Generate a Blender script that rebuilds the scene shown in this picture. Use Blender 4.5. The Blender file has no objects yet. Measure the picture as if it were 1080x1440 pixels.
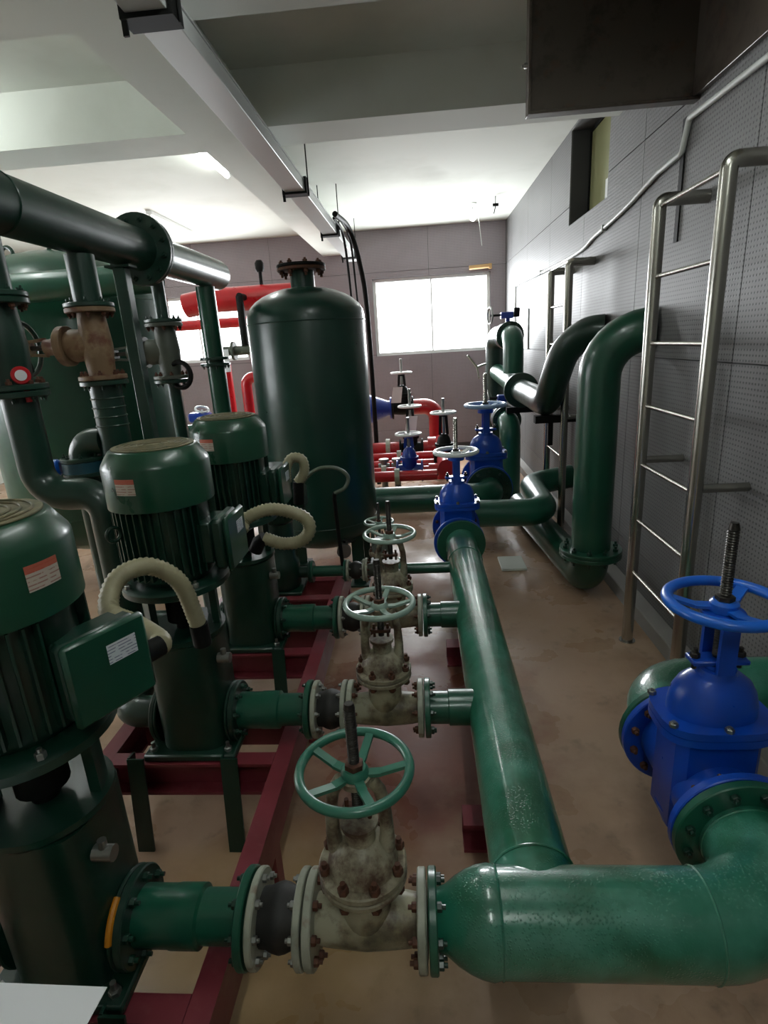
import bpy, math, random
from math import sin, cos, pi, radians
from mathutils import Vector, Matrix
random.seed(7)
S = bpy.context.scene
COL = S.collection

# ------------------------------------------------------------------ camera
RW = Matrix(((0.99652323, 0.03957823, 0.07331444),
             (0.05857894, 0.2928947, -0.95434857),
             (-0.05924484, 0.95532521, 0.28955793)))
cd = bpy.data.cameras.new('camera'); cam = bpy.data.objects.new('camera', cd); COL.objects.link(cam)
M4 = RW.to_4x4(); M4.translation = Vector((0, 0, 1.72)); cam.matrix_world = M4
cd.sensor_fit = 'HORIZONTAL'; cd.sensor_width = 36.0; cd.lens = 782.0 / 1080.0 * 36.0
cd.clip_start = 0.02
S.camera = cam
S.view_settings.view_transform = 'Standard'; S.view_settings.look = 'None'
S.view_settings.gamma = 1.0; S.view_settings.use_curve_mapping = False
S.view_settings.exposure = 0.28

# ------------------------------------------------------------------ sky and daylight
w = bpy.data.worlds.new('overcast_sky'); S.world = w; w.use_nodes = True
bg = w.node_tree.nodes['Background']; bg.inputs[0].default_value = (0.93, 0.97, 1.0, 1); bg.inputs[1].default_value = 6.0

def window_light(name, loc, rot, sx, sy, power, col=(0.95, 0.98, 1.0)):
    l = bpy.data.lights.new(name, 'AREA'); l.shape = 'RECTANGLE'; l.size = sx; l.size_y = sy
    l.energy = power; l.color = col
    o = bpy.data.objects.new(name, l); COL.objects.link(o); o.location = loc; o.rotation_euler = rot
    return o
# daylight entering through the windows of the room (back wall, left wall)
window_light('daylight_back_window', (0.23, 9.04, 2.1), (radians(-90), 0, 0), 1.7, 1.1, 115)
window_light('daylight_back_left_window', (-3.45, 9.04, 2.1), (radians(-90), 0, 0), 1.4, 0.9, 110)
window_light('daylight_left_window', (-6.4, 3.0, 2.0), (0, radians(-90), 0), 1.6, 4.0, 22)

# ------------------------------------------------------------------ materials
def srgb(r, g, b):
    f = lambda c: (c / 255 / 12.92) if c / 255 <= 0.04045 else ((c / 255 + 0.055) / 1.055) ** 2.4
    return (f(r), f(g), f(b), 1)

class Mat:
    def __init__(s, name, base, rough=0.5, metal=0.0, spec=0.5, coat=0.0):
        s.m = bpy.data.materials.new(name); s.m.use_nodes = True
        s.nt = s.m.node_tree; s.b = s.nt.nodes['Principled BSDF']
        s.base = base
        i = s.b.inputs
        i['Base Color'].default_value = base; i['Roughness'].default_value = rough
        i['Metallic'].default_value = metal; i['Specular IOR Level'].default_value = spec
        i['Coat Weight'].default_value = coat; i['Coat Roughness'].default_value = 0.15
        s.tc = s.nt.nodes.new('ShaderNodeTexCoord'); s.col = None
    def n(s, t): return s.nt.nodes.new(t)
    def l(s, a, b): s.nt.links.new(a, b)
    def coord(s, kind='Object'): return s.tc.outputs[kind]
    def noise(s, scale, detail=4, rough=0.55, kind='Object', stretch=None):
        t = s.n('ShaderNodeTexNoise'); t.inputs['Scale'].default_value = scale
        t.inputs['Detail'].default_value = detail; t.inputs['Roughness'].default_value = rough
        src = s.coord(kind)
        if stretch:
            mp = s.n('ShaderNodeMapping'); mp.inputs['Scale'].default_value = stretch
            s.l(src, mp.inputs['Vector']); src = mp.outputs[0]
        s.l(src, t.inputs['Vector']); return t.outputs['Fac']
    def ramp(s, fac, lo, hi):
        r = s.n('ShaderNodeMapRange'); r.inputs['From Min'].default_value = lo; r.inputs['From Max'].default_value = hi
        s.l(fac, r.inputs['Value']); return r.outputs[0]
    def mixin(s, fac, colr, amount=1.0):
        m = s.n('ShaderNodeMix'); m.data_type = 'RGBA'
        if amount != 1.0:
            k = s.n('ShaderNodeMath'); k.operation = 'MULTIPLY'; k.inputs[1].default_value = amount
            s.l(fac, k.inputs[0]); fac = k.outputs[0]
        s.l(fac, m.inputs[0])
        if s.col is None: m.inputs[6].default_value = s.base
        else: s.l(s.col, m.inputs[6])
        m.inputs[7].default_value = colr
        s.col = m.outputs[2]; s.l(s.col, s.b.inputs['Base Color']); return s
    def roughmap(s, fac, a, b):
        r = s.n('ShaderNodeMapRange'); r.inputs['To Min'].default_value = a; r.inputs['To Max'].default_value = b
        s.l(fac, r.inputs['Value']); s.l(r.outputs[0], s.b.inputs['Roughness']); return s
    def bump(s, fac, strength=0.3, dist=0.002):
        b = s.n('ShaderNodeBump'); b.inputs['Strength'].default_value = strength; b.inputs['Distance'].default_value = dist
        s.l(fac, b.inputs['Height']); s.l(b.outputs[0], s.b.inputs['Normal']); return s

def paint(name, base, dirt, rough=0.3, dust=None):
    m = Mat(name, base, rough, coat=0.25)
    m.mixin(m.ramp(m.noise(5, 6), 0.45, 0.75), dirt, 0.5)
    if dust: m.mixin(m.ramp(m.noise(23, 5), 0.55, 0.8), dust, 0.35)
    m.roughmap(m.noise(9, 4), rough - 0.1, rough + 0.18); m.bump(m.noise(60, 3), 0.12, 0.001)
    return m
MT = {}
MT['green'] = paint('green_enamel', srgb(19, 84, 63), srgb(12, 60, 45), 0.32).m
MT['green_dark'] = paint('dark_green_enamel', srgb(9, 50, 37), srgb(8, 36, 28), 0.36, srgb(34, 62, 48)).m
MT['green_tank'] = paint('tank_green_enamel', srgb(13, 56, 44), srgb(10, 46, 36), 0.3).m
MT['green_mid'] = paint('mid_green_enamel', srgb(14, 70, 50), srgb(8, 48, 34), 0.3).m
# wet pipes: droplets raised by a fine bump
m = Mat('wet_green_enamel', srgb(30, 108, 84), 0.3, coat=1.0)
m.mixin(m.ramp(m.noise(7, 6), 0.42, 0.62), srgb(84, 150, 130), 0.5)  # pale mottle lightens the wet enamel, standing in for the ceiling's sheen
m.mixin(m.ramp(m.noise(4, 4), 0.5, 0.62), srgb(12, 82, 52), 0.85)
v = m.n('ShaderNodeTexVoronoi'); v.inputs['Scale'].default_value = 150; m.l(m.coord(), v.inputs['Vector'])
dr = m.ramp(v.outputs['Distance'], 0.42, 0.1)
k = m.n('ShaderNodeMath'); k.operation = 'MULTIPLY'; m.l(dr, k.inputs[0]); m.l(m.ramp(m.noise(6, 3), 0.42, 0.6), k.inputs[1])
m.bump(k.outputs[0], 0.5, 0.003); m.roughmap(m.noise(10, 4), 0.22, 0.5); MT['green_wet'] = m.m
MT['blue'] = paint('blue_epoxy', srgb(8, 70, 176), srgb(6, 46, 132), 0.28).m
MT['blue_wheel'] = paint('bright_blue_enamel', srgb(14, 98, 205), srgb(12, 78, 175), 0.3).m
MT['blue_far'] = paint('deep_blue_epoxy', srgb(10, 52, 150), srgb(8, 36, 110), 0.28).m
MT['maroon'] = paint('maroon_primer', srgb(120, 42, 52), srgb(84, 28, 32), 0.45, srgb(136, 84, 80)).m
MT['red'] = paint('fire_red_enamel', srgb(186, 20, 30), srgb(140, 14, 20), 0.28).m
m = Mat('cream_cast_steel', srgb(172, 170, 146), 0.45)
m.mixin(m.ramp(m.noise(9, 6), 0.42, 0.62), srgb(136, 120, 78), 0.7)
m.mixin(m.ramp(m.noise(14, 8, 0.65), 0.48, 0.64), srgb(78, 50, 34), 0.85)
m.mixin(m.ramp(m.noise(6, 4), 0.48, 0.66), srgb(70, 72, 60), 0.7)
m.bump(m.noise(70, 5), 0.35, 0.0015); MT['cream'] = m.m
m = Mat('grimy_bonnet_paint', srgb(136, 130, 108), 0.45)
m.mixin(m.ramp(m.noise(10, 6), 0.46, 0.62), srgb(172, 168, 146), 0.7)
m.mixin(m.ramp(m.noise(17, 8, 0.65), 0.44, 0.6), srgb(76, 50, 34), 0.9)
m.bump(m.noise(70, 5), 0.35, 0.0015); MT['grime'] = m.m
m = Mat('pale_flange_paint', srgb(160, 164, 148), 0.45)
m.mixin(m.ramp(m.noise(16, 7), 0.55, 0.7), srgb(108, 66, 44), 0.8); m.mixin(m.ramp(m.noise(9, 4), 0.5, 0.7), srgb(96, 104, 90), 0.6); MT['pale'] = m.m
m = Mat('rusty_iron', srgb(94, 58, 40), 0.65, 0.25)
m.mixin(m.ramp(m.noise(40, 6), 0.45, 0.65), srgb(58, 44, 36), 0.8); m.bump(m.noise(150, 3), 0.4, 0.001); MT['rust'] = m.m
m = Mat('rusted_valve_paint', srgb(122, 98, 72), 0.55)
m.mixin(m.ramp(m.noise(8, 6), 0.5, 0.66), srgb(160, 140, 110), 0.7); m.mixin(m.ramp(m.noise(12, 6), 0.5, 0.62), srgb(96, 44, 30), 0.8); MT['tan'] = m.m
m = Mat('galvanised_steel', srgb(150, 152, 148), 0.35, 0.9); m.roughmap(m.noise(40, 3), 0.25, 0.5); MT['steel'] = m.m
MT['valve_grey'] = Mat('grimy_grey_valve_paint', srgb(78, 84, 74), 0.5).m
MT['teal'] = Mat('grimy_teal_paint', srgb(18, 66, 80), 0.4).m
MT['wheel_white'] = Mat('white_wheel_enamel', srgb(214, 220, 222), 0.25).m
MT['wheel_blue_lit'] = Mat('lit_blue_wheel_enamel', srgb(150, 176, 215), 0.25).m  # blue wheel colour paled to carry the window's reflection
MT['wheel_green_lit'] = Mat('lit_green_wheel_enamel', srgb(140, 164, 152), 0.25).m  # green wheel colour paled to carry the light on the rims
m = Mat('brushed_stainless', srgb(170, 168, 160), 0.25, 1.0); MT['stainless'] = m.m
m = Mat('dark_threaded_steel', srgb(70, 68, 64), 0.38, 0.8); m.mixin(m.ramp(m.noise(50, 4), 0.5, 0.7), srgb(40, 34, 30), 0.7); MT['stem'] = m.m
m = Mat('black_rubber', srgb(30, 30, 28), 0.6); m.mixin(m.ramp(m.noise(12, 5), 0.5, 0.75), srgb(62, 58, 50), 0.6); MT['rubber'] = m.m
m = Mat('black_iron', srgb(22, 23, 22), 0.45); m.b.inputs['Specular IOR Level'].default_value = 0.15; m.b.inputs['Roughness'].default_value = 0.6; MT['black'] = m.m
m = Mat('beige_conduit', srgb(160, 154, 124), 0.5)
m.mixin(m.ramp(m.noise(14, 6), 0.48, 0.7), srgb(120, 112, 84), 0.6); MT['hose'] = m.m
MT['hose_dark'] = Mat('grey_green_conduit', srgb(96, 106, 92), 0.5).m
m = Mat('dusty_grille', srgb(120, 112, 84), 0.7); m.mixin(m.ramp(m.noise(30, 5), 0.45, 0.7), srgb(70, 82, 60), 0.7); MT['dust'] = m.m
MT['pvc'] = Mat('white_pvc', srgb(200, 204, 200), 0.4).m
MT['tray'] = Mat('grey_white_trunking', srgb(186, 190, 188), 0.4, 0.1).m
MT['wood'] = Mat('tan_timber', srgb(176, 140, 92), 0.7).m
MT['amber'] = Mat('amber_gasket', srgb(190, 120, 10), 0.5).m
MT['frame_white'] = Mat('white_window_frame', srgb(225, 228, 226), 0.4).m

# plaster
m = Mat('white_plaster', srgb(208, 212, 204), 0.85)
m.mixin(m.ramp(m.noise(1.3, 6), 0.5, 0.75), srgb(180, 184, 172), 0.5); m.mixin(m.ramp(m.noise(0.5, 3), 0.66, 0.74), srgb(150, 150, 140), 0.35)
m.bump(m.noise(20, 4), 0.1, 0.004); MT['plaster'] = m.m
# perforated panel: rows of small holes, drawn in the plane of the wall
def perforated(name, axis, base, pitch=0.022):
    m = Mat(name, base, 0.55)
    sep = m.n('ShaderNodeSeparateXYZ'); m.l(m.coord('Object'), sep.inputs[0])
    acc = None
    for o in (sep.outputs[axis], sep.outputs[2]):
        a = m.n('ShaderNodeMath'); a.operation = 'PINGPONG'; a.inputs[1].default_value = pitch / 2; m.l(o, a.inputs[0])
        b = m.n('ShaderNodeMath'); b.operation = 'DIVIDE'; b.inputs[1].default_value = pitch / 2; m.l(a.outputs[0], b.inputs[0])
        c = m.n('ShaderNodeMath'); c.operation = 'POWER'; c.inputs[1].default_value = 2; m.l(b.outputs[0], c.inputs[0])
        if acc is None: acc = c.outputs[0]
        else:
            d = m.n('ShaderNodeMath'); d.operation = 'ADD'; m.l(acc, d.inputs[0]); m.l(c.outputs[0], d.inputs[1]); acc = d.outputs[0]
    hole = m.ramp(acc, 0.26, 0.12)
    m.mixin(m.ramp(m.noise(1.6, 5), 0.45, 0.75), tuple(c * 0.82 for c in base[:3]) + (1,), 0.7)
    m.mixin(hole, srgb(34, 34, 36), 0.6)
    inv = m.n('ShaderNodeMath'); inv.operation = 'SUBTRACT'; inv.inputs[0].default_value = 1; m.l(hole, inv.inputs[1])
    m.bump(inv.outputs[0], 0.5, 0.004)
    return m.m
MT['panel_right'] = perforated('perforated_grey_panel_right', 1, srgb(108, 108, 108))
MT['panel_back'] = perforated('perforated_grey_panel_back', 0, srgb(136, 128, 132))
MT['joint'] = Mat('dark_panel_joint', srgb(66, 66, 66), 0.8).m
MT['kerb'] = Mat('grey_cement_kerb', srgb(140, 138, 134), 0.8).m
# wet stained concrete floor
m = Mat('stained_concrete', srgb(164, 136, 112), 0.5)
m.mixin(m.ramp(m.noise(1.1, 6), 0.45, 0.7), srgb(176, 152, 128), 0.8)
m.mixin(m.ramp(m.noise(2.3, 7, 0.62), 0.5, 0.68), srgb(126, 98, 76), 0.6)
m.mixin(m.ramp(m.noise(9, 6), 0.58, 0.72), srgb(92, 78, 62), 0.5)
# rusty red stain around the pump branches
def blob(m, cx, cy, rx, ry):
    mp = m.n('ShaderNodeMapping'); mp.vector_type = 'POINT'
    mp.inputs['Location'].default_value = (-cx / rx, -cy / ry, 0); mp.inputs['Scale'].default_value = (1 / rx, 1 / ry, 0)
    m.l(m.coord(), mp.inputs[0]); ln = m.n('ShaderNodeVectorMath'); ln.operation = 'LENGTH'; m.l(mp.outputs[0], ln.inputs[0])
    nz = m.noise(5, 6); ad = m.n('ShaderNodeMath'); ad.operation = 'ADD'; m.l(ln.outputs['Value'], ad.inputs[0]); m.l(nz, ad.inputs[1])
    return m.ramp(ad.outputs[0], 1.55, 0.95)
m.mixin(blob(m, -0.05, 2.25, 0.62, 1.0), srgb(112, 42, 34), 0.8)
m.mixin(blob(m, -0.3, 3.8, 0.7, 0.7), srgb(126, 74, 58), 0.6)
m.mixin(blob(m, -0.5, 1.2, 0.6, 0.5), srgb(150, 122, 70), 0.6)
m.mixin(blob(m, -0.1, 0.85, 0.6, 0.3), srgb(84, 60, 36), 0.5)
m.roughmap(m.ramp(m.noise(1.7, 5), 0.4, 0.62), 0.22, 0.62); m.bump(m.noise(35, 5), 0.2, 0.003); MT['floor'] = m.m
m = Mat('tarnished_sheet_steel', srgb(88, 80, 72), 0.4, 0.4)
m.mixin(m.ramp(m.noise(5, 7, 0.65), 0.52, 0.7), srgb(40, 30, 24), 0.8); m.mixin(m.ramp(m.noise(11, 6), 0.6, 0.7), srgb(96, 70, 54), 0.6); MT['hood'] = m.m
def emit(name, col, st):
    m = bpy.data.materials.new(name); m.use_nodes = True; nt = m.node_tree; nt.nodes.clear()
    e = nt.nodes.new('ShaderNodeEmission'); e.inputs[0].default_value = col; e.inputs[1].default_value = st
    o = nt.nodes.new('ShaderNodeOutputMaterial'); nt.links.new(e.outputs[0], o.inputs[0]); return m
MT['tube'] = emit('fluorescent_tube_glow', (0.95, 1, 0.98, 1), 40)
MT['tube_fill'] = emit('fill_tube_glow', (0.95, 1, 0.98, 1), 75)  # glow of the added fill batten
MT['tube_dim'] = emit('fluorescent_tube_glow_soft', (0.95, 1, 0.98, 1), 3)
# window glass: sees through, with a faint reflection
gm = bpy.data.materials.new('window_glass'); gm.use_nodes = True; nt = gm.node_tree; nt.nodes.clear()
tr = nt.nodes.new('ShaderNodeBsdfTransparent'); gl = nt.nodes.new('ShaderNodeBsdfGlossy'); gl.inputs['Roughness'].default_value = 0.05
mx = nt.nodes.new('ShaderNodeMixShader'); mx.inputs[0].default_value = 0.08; o = nt.nodes.new('ShaderNodeOutputMaterial')
nt.links.new(tr.outputs[0], mx.inputs[1]); nt.links.new(gl.outputs[0], mx.inputs[2]); nt.links.new(mx.outputs[0], o.inputs[0]); MT['glass'] = gm
# printed stickers: rows of small print in the sticker's own plane
def sticker(name, bgc, head, headfrac, ink):
    m = Mat(name, bgc, 0.45); sep = m.n('ShaderNodeSeparateXYZ'); m.l(m.coord('Generated'), sep.inputs[0])
    wv = m.n('ShaderNodeMath'); wv.operation = 'PINGPONG'; wv.inputs[1].default_value = 0.08; m.l(sep.outputs[2], wv.inputs[0])
    row = m.ramp(wv.outputs[0], 0.05, 0.06)
    nz = m.ramp(m.noise(90, 2, kind='Object'), 0.42, 0.5)
    k = m.n('ShaderNodeMath'); k.operation = 'MULTIPLY'; m.l(row, k.inputs[0]); m.l(nz, k.inputs[1])
    m.mixin(k.outputs[0], ink, 0.8)
    if headfrac: m.mixin(m.ramp(sep.outputs[2], 1 - headfrac - 0.01, 1 - headfrac + 0.01), head, 0.9)
    return m.m
MT['label_red'] = sticker('warning_sticker', srgb(196, 184, 170), srgb(190, 84, 60), 0.3, srgb(150, 96, 88))
MT['label_white'] = sticker('white_sticker', srgb(214, 220, 226), srgb(220, 220, 225), 0, srgb(90, 96, 130))
MT['label_orange'] = sticker('orange_sticker', srgb(208, 128, 70), srgb(215, 220, 225), 0.5, srgb(150, 90, 60))
MT['paper'] = sticker('printed_sheet', srgb(226, 228, 232), srgb(226, 228, 232), 0, srgb(190, 192, 200))
MT['paper_plain'] = Mat('white_paper', srgb(228, 230, 232), 0.7).m
MT['paper_print'] = sticker('tag_print', srgb(228, 224, 214), srgb(228, 224, 214), 0, srgb(50, 50, 130))

# ------------------------------------------------------------------ mesh helpers
def basis(d):
    d = Vector(d).normalized(); u = Vector((0, 0, 1)) if abs(d.z) < 0.9 else Vector((1, 0, 0))
    a = u.cross(d).normalized(); b = d.cross(a).normalized(); return a, b, d
class MB:
    def __init__(s): s.v = []; s.f = []
    def add(s, vs, fs):
        k = len(s.v); s.v += [Vector(p) for p in vs]; s.f += [tuple(i + k for i in q) for q in fs]; return s
    def lathe(s, prof, o, d, seg=28):
        a, b, d = basis(d); o = Vector(o); vs = []; fs = []; n = len(prof)
        for r, h in prof:
            for i in range(seg):
                t = 2 * pi * i / seg; vs.append(o + d * h + (a * cos(t) + b * sin(t)) * max(r, 1e-5))
        for j in range(n - 1):
            for i in range(seg):
                i2 = (i + 1) % seg; fs.append((j * seg + i, j * seg + i2, (j + 1) * seg + i2, (j + 1) * seg + i))
        fs.append(tuple(reversed(range(seg)))); fs.append(tuple(range((n - 1) * seg, n * seg)))
        return s.add(vs, fs)
    def cyl(s, p0, p1, r, seg=20, r1=None):
        p0 = Vector(p0); p1 = Vector(p1); return s.lathe([(r, 0), (r if r1 is None else r1, (p1 - p0).length)], p0, p1 - p0, seg)
    def disc(s, c, d, r, t, seg=32, ch=0.003):           # chamfered disc starting at c, thickness t along d
        return s.lathe([(r - ch, 0), (r, ch), (r, t - ch), (r - ch, t)], c, d, seg)
    def ring(s, c, d, R, ri, t, seg=32):
        a, b, d = basis(d); c = Vector(c); pr = [(ri, 0), (R, 0), (R, t), (ri, t)]; vs = []; fs = []
        for r, h in pr:
            for i in range(seg):
                q = 2 * pi * i / seg; vs.append(c + d * h + (a * cos(q) + b * sin(q)) * r)
        for j in range(4):
            j2 = (j + 1) % 4
            for i in range(seg):
                i2 = (i + 1) % seg; fs.append((j * seg + i, j * seg + i2, j2 * seg + i2, j2 * seg + i))
        return s.add(vs, fs)
    def torus(s, c, d, R, r, seg=40, sr=10, flat=1.0):
        a, b, d = basis(d); c = Vector(c); vs = []; fs = []
        for i in range(seg):
            t = 2 * pi * i / seg; e = a * cos(t) + b * sin(t)
            for j in range(sr):
                q = 2 * pi * j / sr; vs.append(c + e * (R + r * cos(q)) + d * (r * sin(q) * flat))
        for i in range(seg):
            for j in range(sr):
                i2 = (i + 1) % seg; j2 = (j + 1) % sr; fs.append((i * sr + j, i2 * sr + j, i2 * sr + j2, i * sr + j2))
        return s.add(vs, fs)
    def tube(s, pts, r, seg=20, caps=True):
        pts = [Vector(p) for p in pts]; rs = list(r) if isinstance(r, (list, tuple)) else [r] * len(pts)
        keep = [0] + [i for i in range(1, len(pts)) if (pts[i] - pts[i - 1]).length > 1e-5]
        pts = [pts[i] for i in keep]; rs = [rs[i] for i in keep]; n = len(pts)
        T = [(pts[min(i + 1, n - 1)] - pts[max(i - 1, 0)]).normalized() for i in range(n)]
        a, b, _ = basis(T[0]); vs = []; fs = []
        for i in range(n):
            if i:
                ax = T[i - 1].cross(T[i])
                if ax.length > 1e-7:
                    R = Matrix.Rotation(T[i - 1].angle(T[i]), 3, ax.normalized()); a = R @ a; b = R @ b
            for k in range(seg):
                t = 2 * pi * k / seg; vs.append(pts[i] + (a * cos(t) + b * sin(t)) * rs[i])
        for i in range(n - 1):
            for k in range(seg):
                k2 = (k + 1) % seg; fs.append((i * seg + k, i * seg + k2, (i + 1) * seg + k2, (i + 1) * seg + k))
        if caps: fs.append(tuple(reversed(range(seg)))); fs.append(tuple(range((n - 1) * seg, n * seg)))
        return s.add(vs, fs)
    def box(s, lo, hi, ch=0.0):
        lo = Vector(lo); hi = Vector(hi); c = (lo + hi) / 2; h = (hi - lo) / 2
        h = Vector((abs(h.x), abs(h.y), abs(h.z)))
        if ch <= 0:
            vs = [c + Vector((x * h.x, y * h.y, z * h.z)) for x in (-1, 1) for y in (-1, 1) for z in (-1, 1)]
            return s.add(vs, [(0, 1, 3, 2), (4, 6, 7, 5), (0, 4, 5, 1), (2, 3, 7, 6), (0, 2, 6, 4), (1, 5, 7, 3)])
        ch = min(ch, min(h) * 0.9); vs = []; idx = {}
        for x in (-1, 1):
            for y in (-1, 1):
                for z in (-1, 1):
                    for k in range(3):
                        e = [h.x - ch, h.y - ch, h.z - ch]; e[k] = h[k]
                        idx[(x, y, z, k)] = len(vs); vs.append(c + Vector((x * e[0], y * e[1], z * e[2])))
        g = lambda *q: idx[q]; fs = []
        for k in range(3):
            i, j = [q for q in range(3) if q != k]
            for sg in (-1, 1):
                q = []
                for (p1, p2) in ((-1, -1), (1, -1), (1, 1), (-1, 1)):
                    t = [0, 0, 0]; t[k] = sg; t[i] = p1; t[j] = p2; q.append(g(*t, k))
                fs.append(tuple(q))
        for k in range(3):                                # edges along axis k
            i, j = [q for q in range(3) if q != k]
            for p1 in (-1, 1):
                for p2 in (-1, 1):
                    t0 = [0, 0, 0]; t0[i] = p1; t0[j] = p2; t1 = list(t0); t0[k] = -1; t1[k] = 1
                    fs.append((g(*t0, i), g(*t1, i), g(*t1, j), g(*t0, j)))
        for x in (-1, 1):
            for y in (-1, 1):
                for z in (-1, 1): fs.append((g(x, y, z, 0), g(x, y, z, 1), g(x, y, z, 2)))
        return s.add(vs, fs)
    def prism(s, poly, o, u, v, d):                       # 2D outline in the plane (u, v), pushed along d
        o = Vector(o); u = Vector(u); v = Vector(v); d = Vector(d); n = len(poly)
        vs = [o + u * x + v * y for x, y in poly] + [o + u * x + v * y + d for x, y in poly]
        fs = [tuple(reversed(range(n))), tuple(range(n, 2 * n))] + [(i, (i + 1) % n, n + (i + 1) % n, n + i) for i in range(n)]
        return s.add(vs, fs)
    def hexnut(s, p, d, r, h, stud=0.0):
        s.lathe([(r, 0), (r, h * 0.85), (r * 0.85, h)], p, d, 6)
        if stud: s.cyl(Vector(p) + Vector(d).normalized() * h * 0.9, Vector(p) + Vector(d).normalized() * (h + stud), r * 0.5, 8)
        return s
    def bar(s, p0, p1, wx, wy, up=(0, 0, 1)):
        p0 = Vector(p0); p1 = Vector(p1); d = (p1 - p0).normalized(); a = d.cross(Vector(up))
        if a.length < 1e-4: a = d.cross(Vector((1, 0, 0)))
        a.normalize(); b = a.cross(d).normalized(); a *= wx / 2; b *= wy / 2
        vs = [p0 - a - b, p0 + a - b, p0 + a + b, p0 - a + b, p1 - a - b, p1 + a - b, p1 + a + b, p1 - a + b]
        return s.add(vs, [(3, 2, 1, 0), (4, 5, 6, 7), (0, 1, 5, 4), (1, 2, 6, 5), (2, 3, 7, 6), (3, 0, 4, 7)])
    def mesh(s, name, off=None, sharp=38):
        off = Vector(off) if off is not None else Vector((0, 0, 0))
        me = bpy.data.meshes.new(name); me.from_pydata([tuple(p - off) for p in s.v], [], s.f)
        import bmesh
        bm = bmesh.new(); bm.from_mesh(me); bmesh.ops.recalc_face_normals(bm, faces=bm.faces[:]); bm.to_mesh(me); bm.free()
        me.polygons.foreach_set('use_smooth', [True] * len(me.polygons)); me.set_sharp_from_angle(angle=radians(sharp)); me.update()
        return me

def fillet(pts, R, n=8):                                  # polyline with rounded corners
    pts = [Vector(p) for p in pts]; out = [pts[0]]; Rs = R if isinstance(R, (list, tuple)) else [R] * (len(pts) - 2)
    for i in range(1, len(pts) - 1):
        p = pts[i]; a = (pts[i - 1] - p).normalized(); b = (pts[i + 1] - p).normalized()
        ang = a.angle(b)
        if ang > 3.1: out.append(p); continue
        t = Rs[i - 1] / math.tan(ang / 2)
        c = p + (a + b).normalized() * (Rs[i - 1] / sin(ang / 2)); q0 = p + a * t; q1 = p + b * t
        e0 = q0 - c; e1 = q1 - c; th = e0.angle(e1)
        for k in range(n + 1):
            f = k / n; out.append(c + (e0 * sin((1 - f) * th) + e1 * sin(f * th)) / sin(th))
    out.append(pts[-1]); return out
def spline(pts, n=10):                                    # Catmull-Rom
    pts = [Vector(p) for p in pts]; P = [2 * pts[0] - pts[1]] + pts + [2 * pts[-1] - pts[-2]]; out = []
    for i in range(1, len(P) - 2):
        for k in range(n):
            t = k / n; a, b, c, d = P[i - 1:i + 3]
            out.append(0.5 * ((2 * b) + (c - a) * t + (2 * a - 5 * b + 4 * c - d) * t * t + (3 * b - a - 3 * c + d) * t ** 3))
    out.append(pts[-1]); return out

def link(name, me, mat, parent=None):
    o = bpy.data.objects.new(name, me); COL.objects.link(o)
    if mat and not me.materials: me.materials.append(MT[mat])
    if parent: o.parent = parent
    return o
def thing(name, label, cat, loc=(0, 0, 0), group=None, rot=(0, 0, 0)):
    o = bpy.data.objects.new(name, None); COL.objects.link(o); o.empty_display_size = 0.05
    o.location = loc; o.rotation_euler = rot; o['label'] = label; o['category'] = cat
    if group: o['group'] = group
    return o
def part(name, mb, mat, t, off=None, label=None, sharp=38):   # mesh given in world coordinates of an unrotated thing t (off = its location)
    o = link(name, mb.mesh(name, off, sharp), mat, t)
    if label: o['label'] = label
    return o
def copies(name, me, mat, t, mats, label=None):
    r = []
    for mtx in mats:
        o = link(name, me, mat, t); o.matrix_local = mtx; r.append(o)
    return r
def dup(root, loc, rot=None, label=None, group=None, scale=None):
    def rec(o, par):
        c = o.copy(); COL.objects.link(c)
        if par: c.parent = par
        for ch in o.children: rec(ch, c)
        return c
    r = rec(root, None); r.location = loc
    if rot is not None: r.rotation_euler = rot
    if scale: r.scale = (scale,) * 3
    if label: r['label'] = label
    if group: r['group'] = group
    return r
def struct(name, mb, mat, parent=None):
    o = link(name, mb.mesh(name), mat, parent)
    if parent is None: o['kind'] = 'structure'
    return o
def along(d, c=(0, 0, 0)):                                 # matrix whose z axis is d
    a, b, d = basis(d); m = Matrix((a, b, d)).transposed().to_4x4(); m.translation = Vector(c); return m
def circ(c, d, R, n, ph=0.5):
    a, b, d = basis(d); c = Vector(c)
    return [c + (a * cos(2 * pi * (i + ph) / n) + b * sin(2 * pi * (i + ph) / n)) * R for i in range(n)]
NUT = {}
def nutmesh(r, h, stud, mat):
    k = (round(r, 4), round(h, 4), round(stud, 4), mat)
    if k not in NUT: NUT[k] = MB().hexnut((0, 0, 0), (0, 0, 1), r, h, stud).mesh('nut')
    return NUT[k]
def nuts(t, c, d, R, n, r, h, stud, mat, name='bolt', off=(0, 0, 0), ph=0.5):
    off = Vector(off)
    copies(name, nutmesh(r, h, stud, mat), mat, t, [along(d, p - off) for p in circ(c, d, R, n, ph)])

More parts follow.
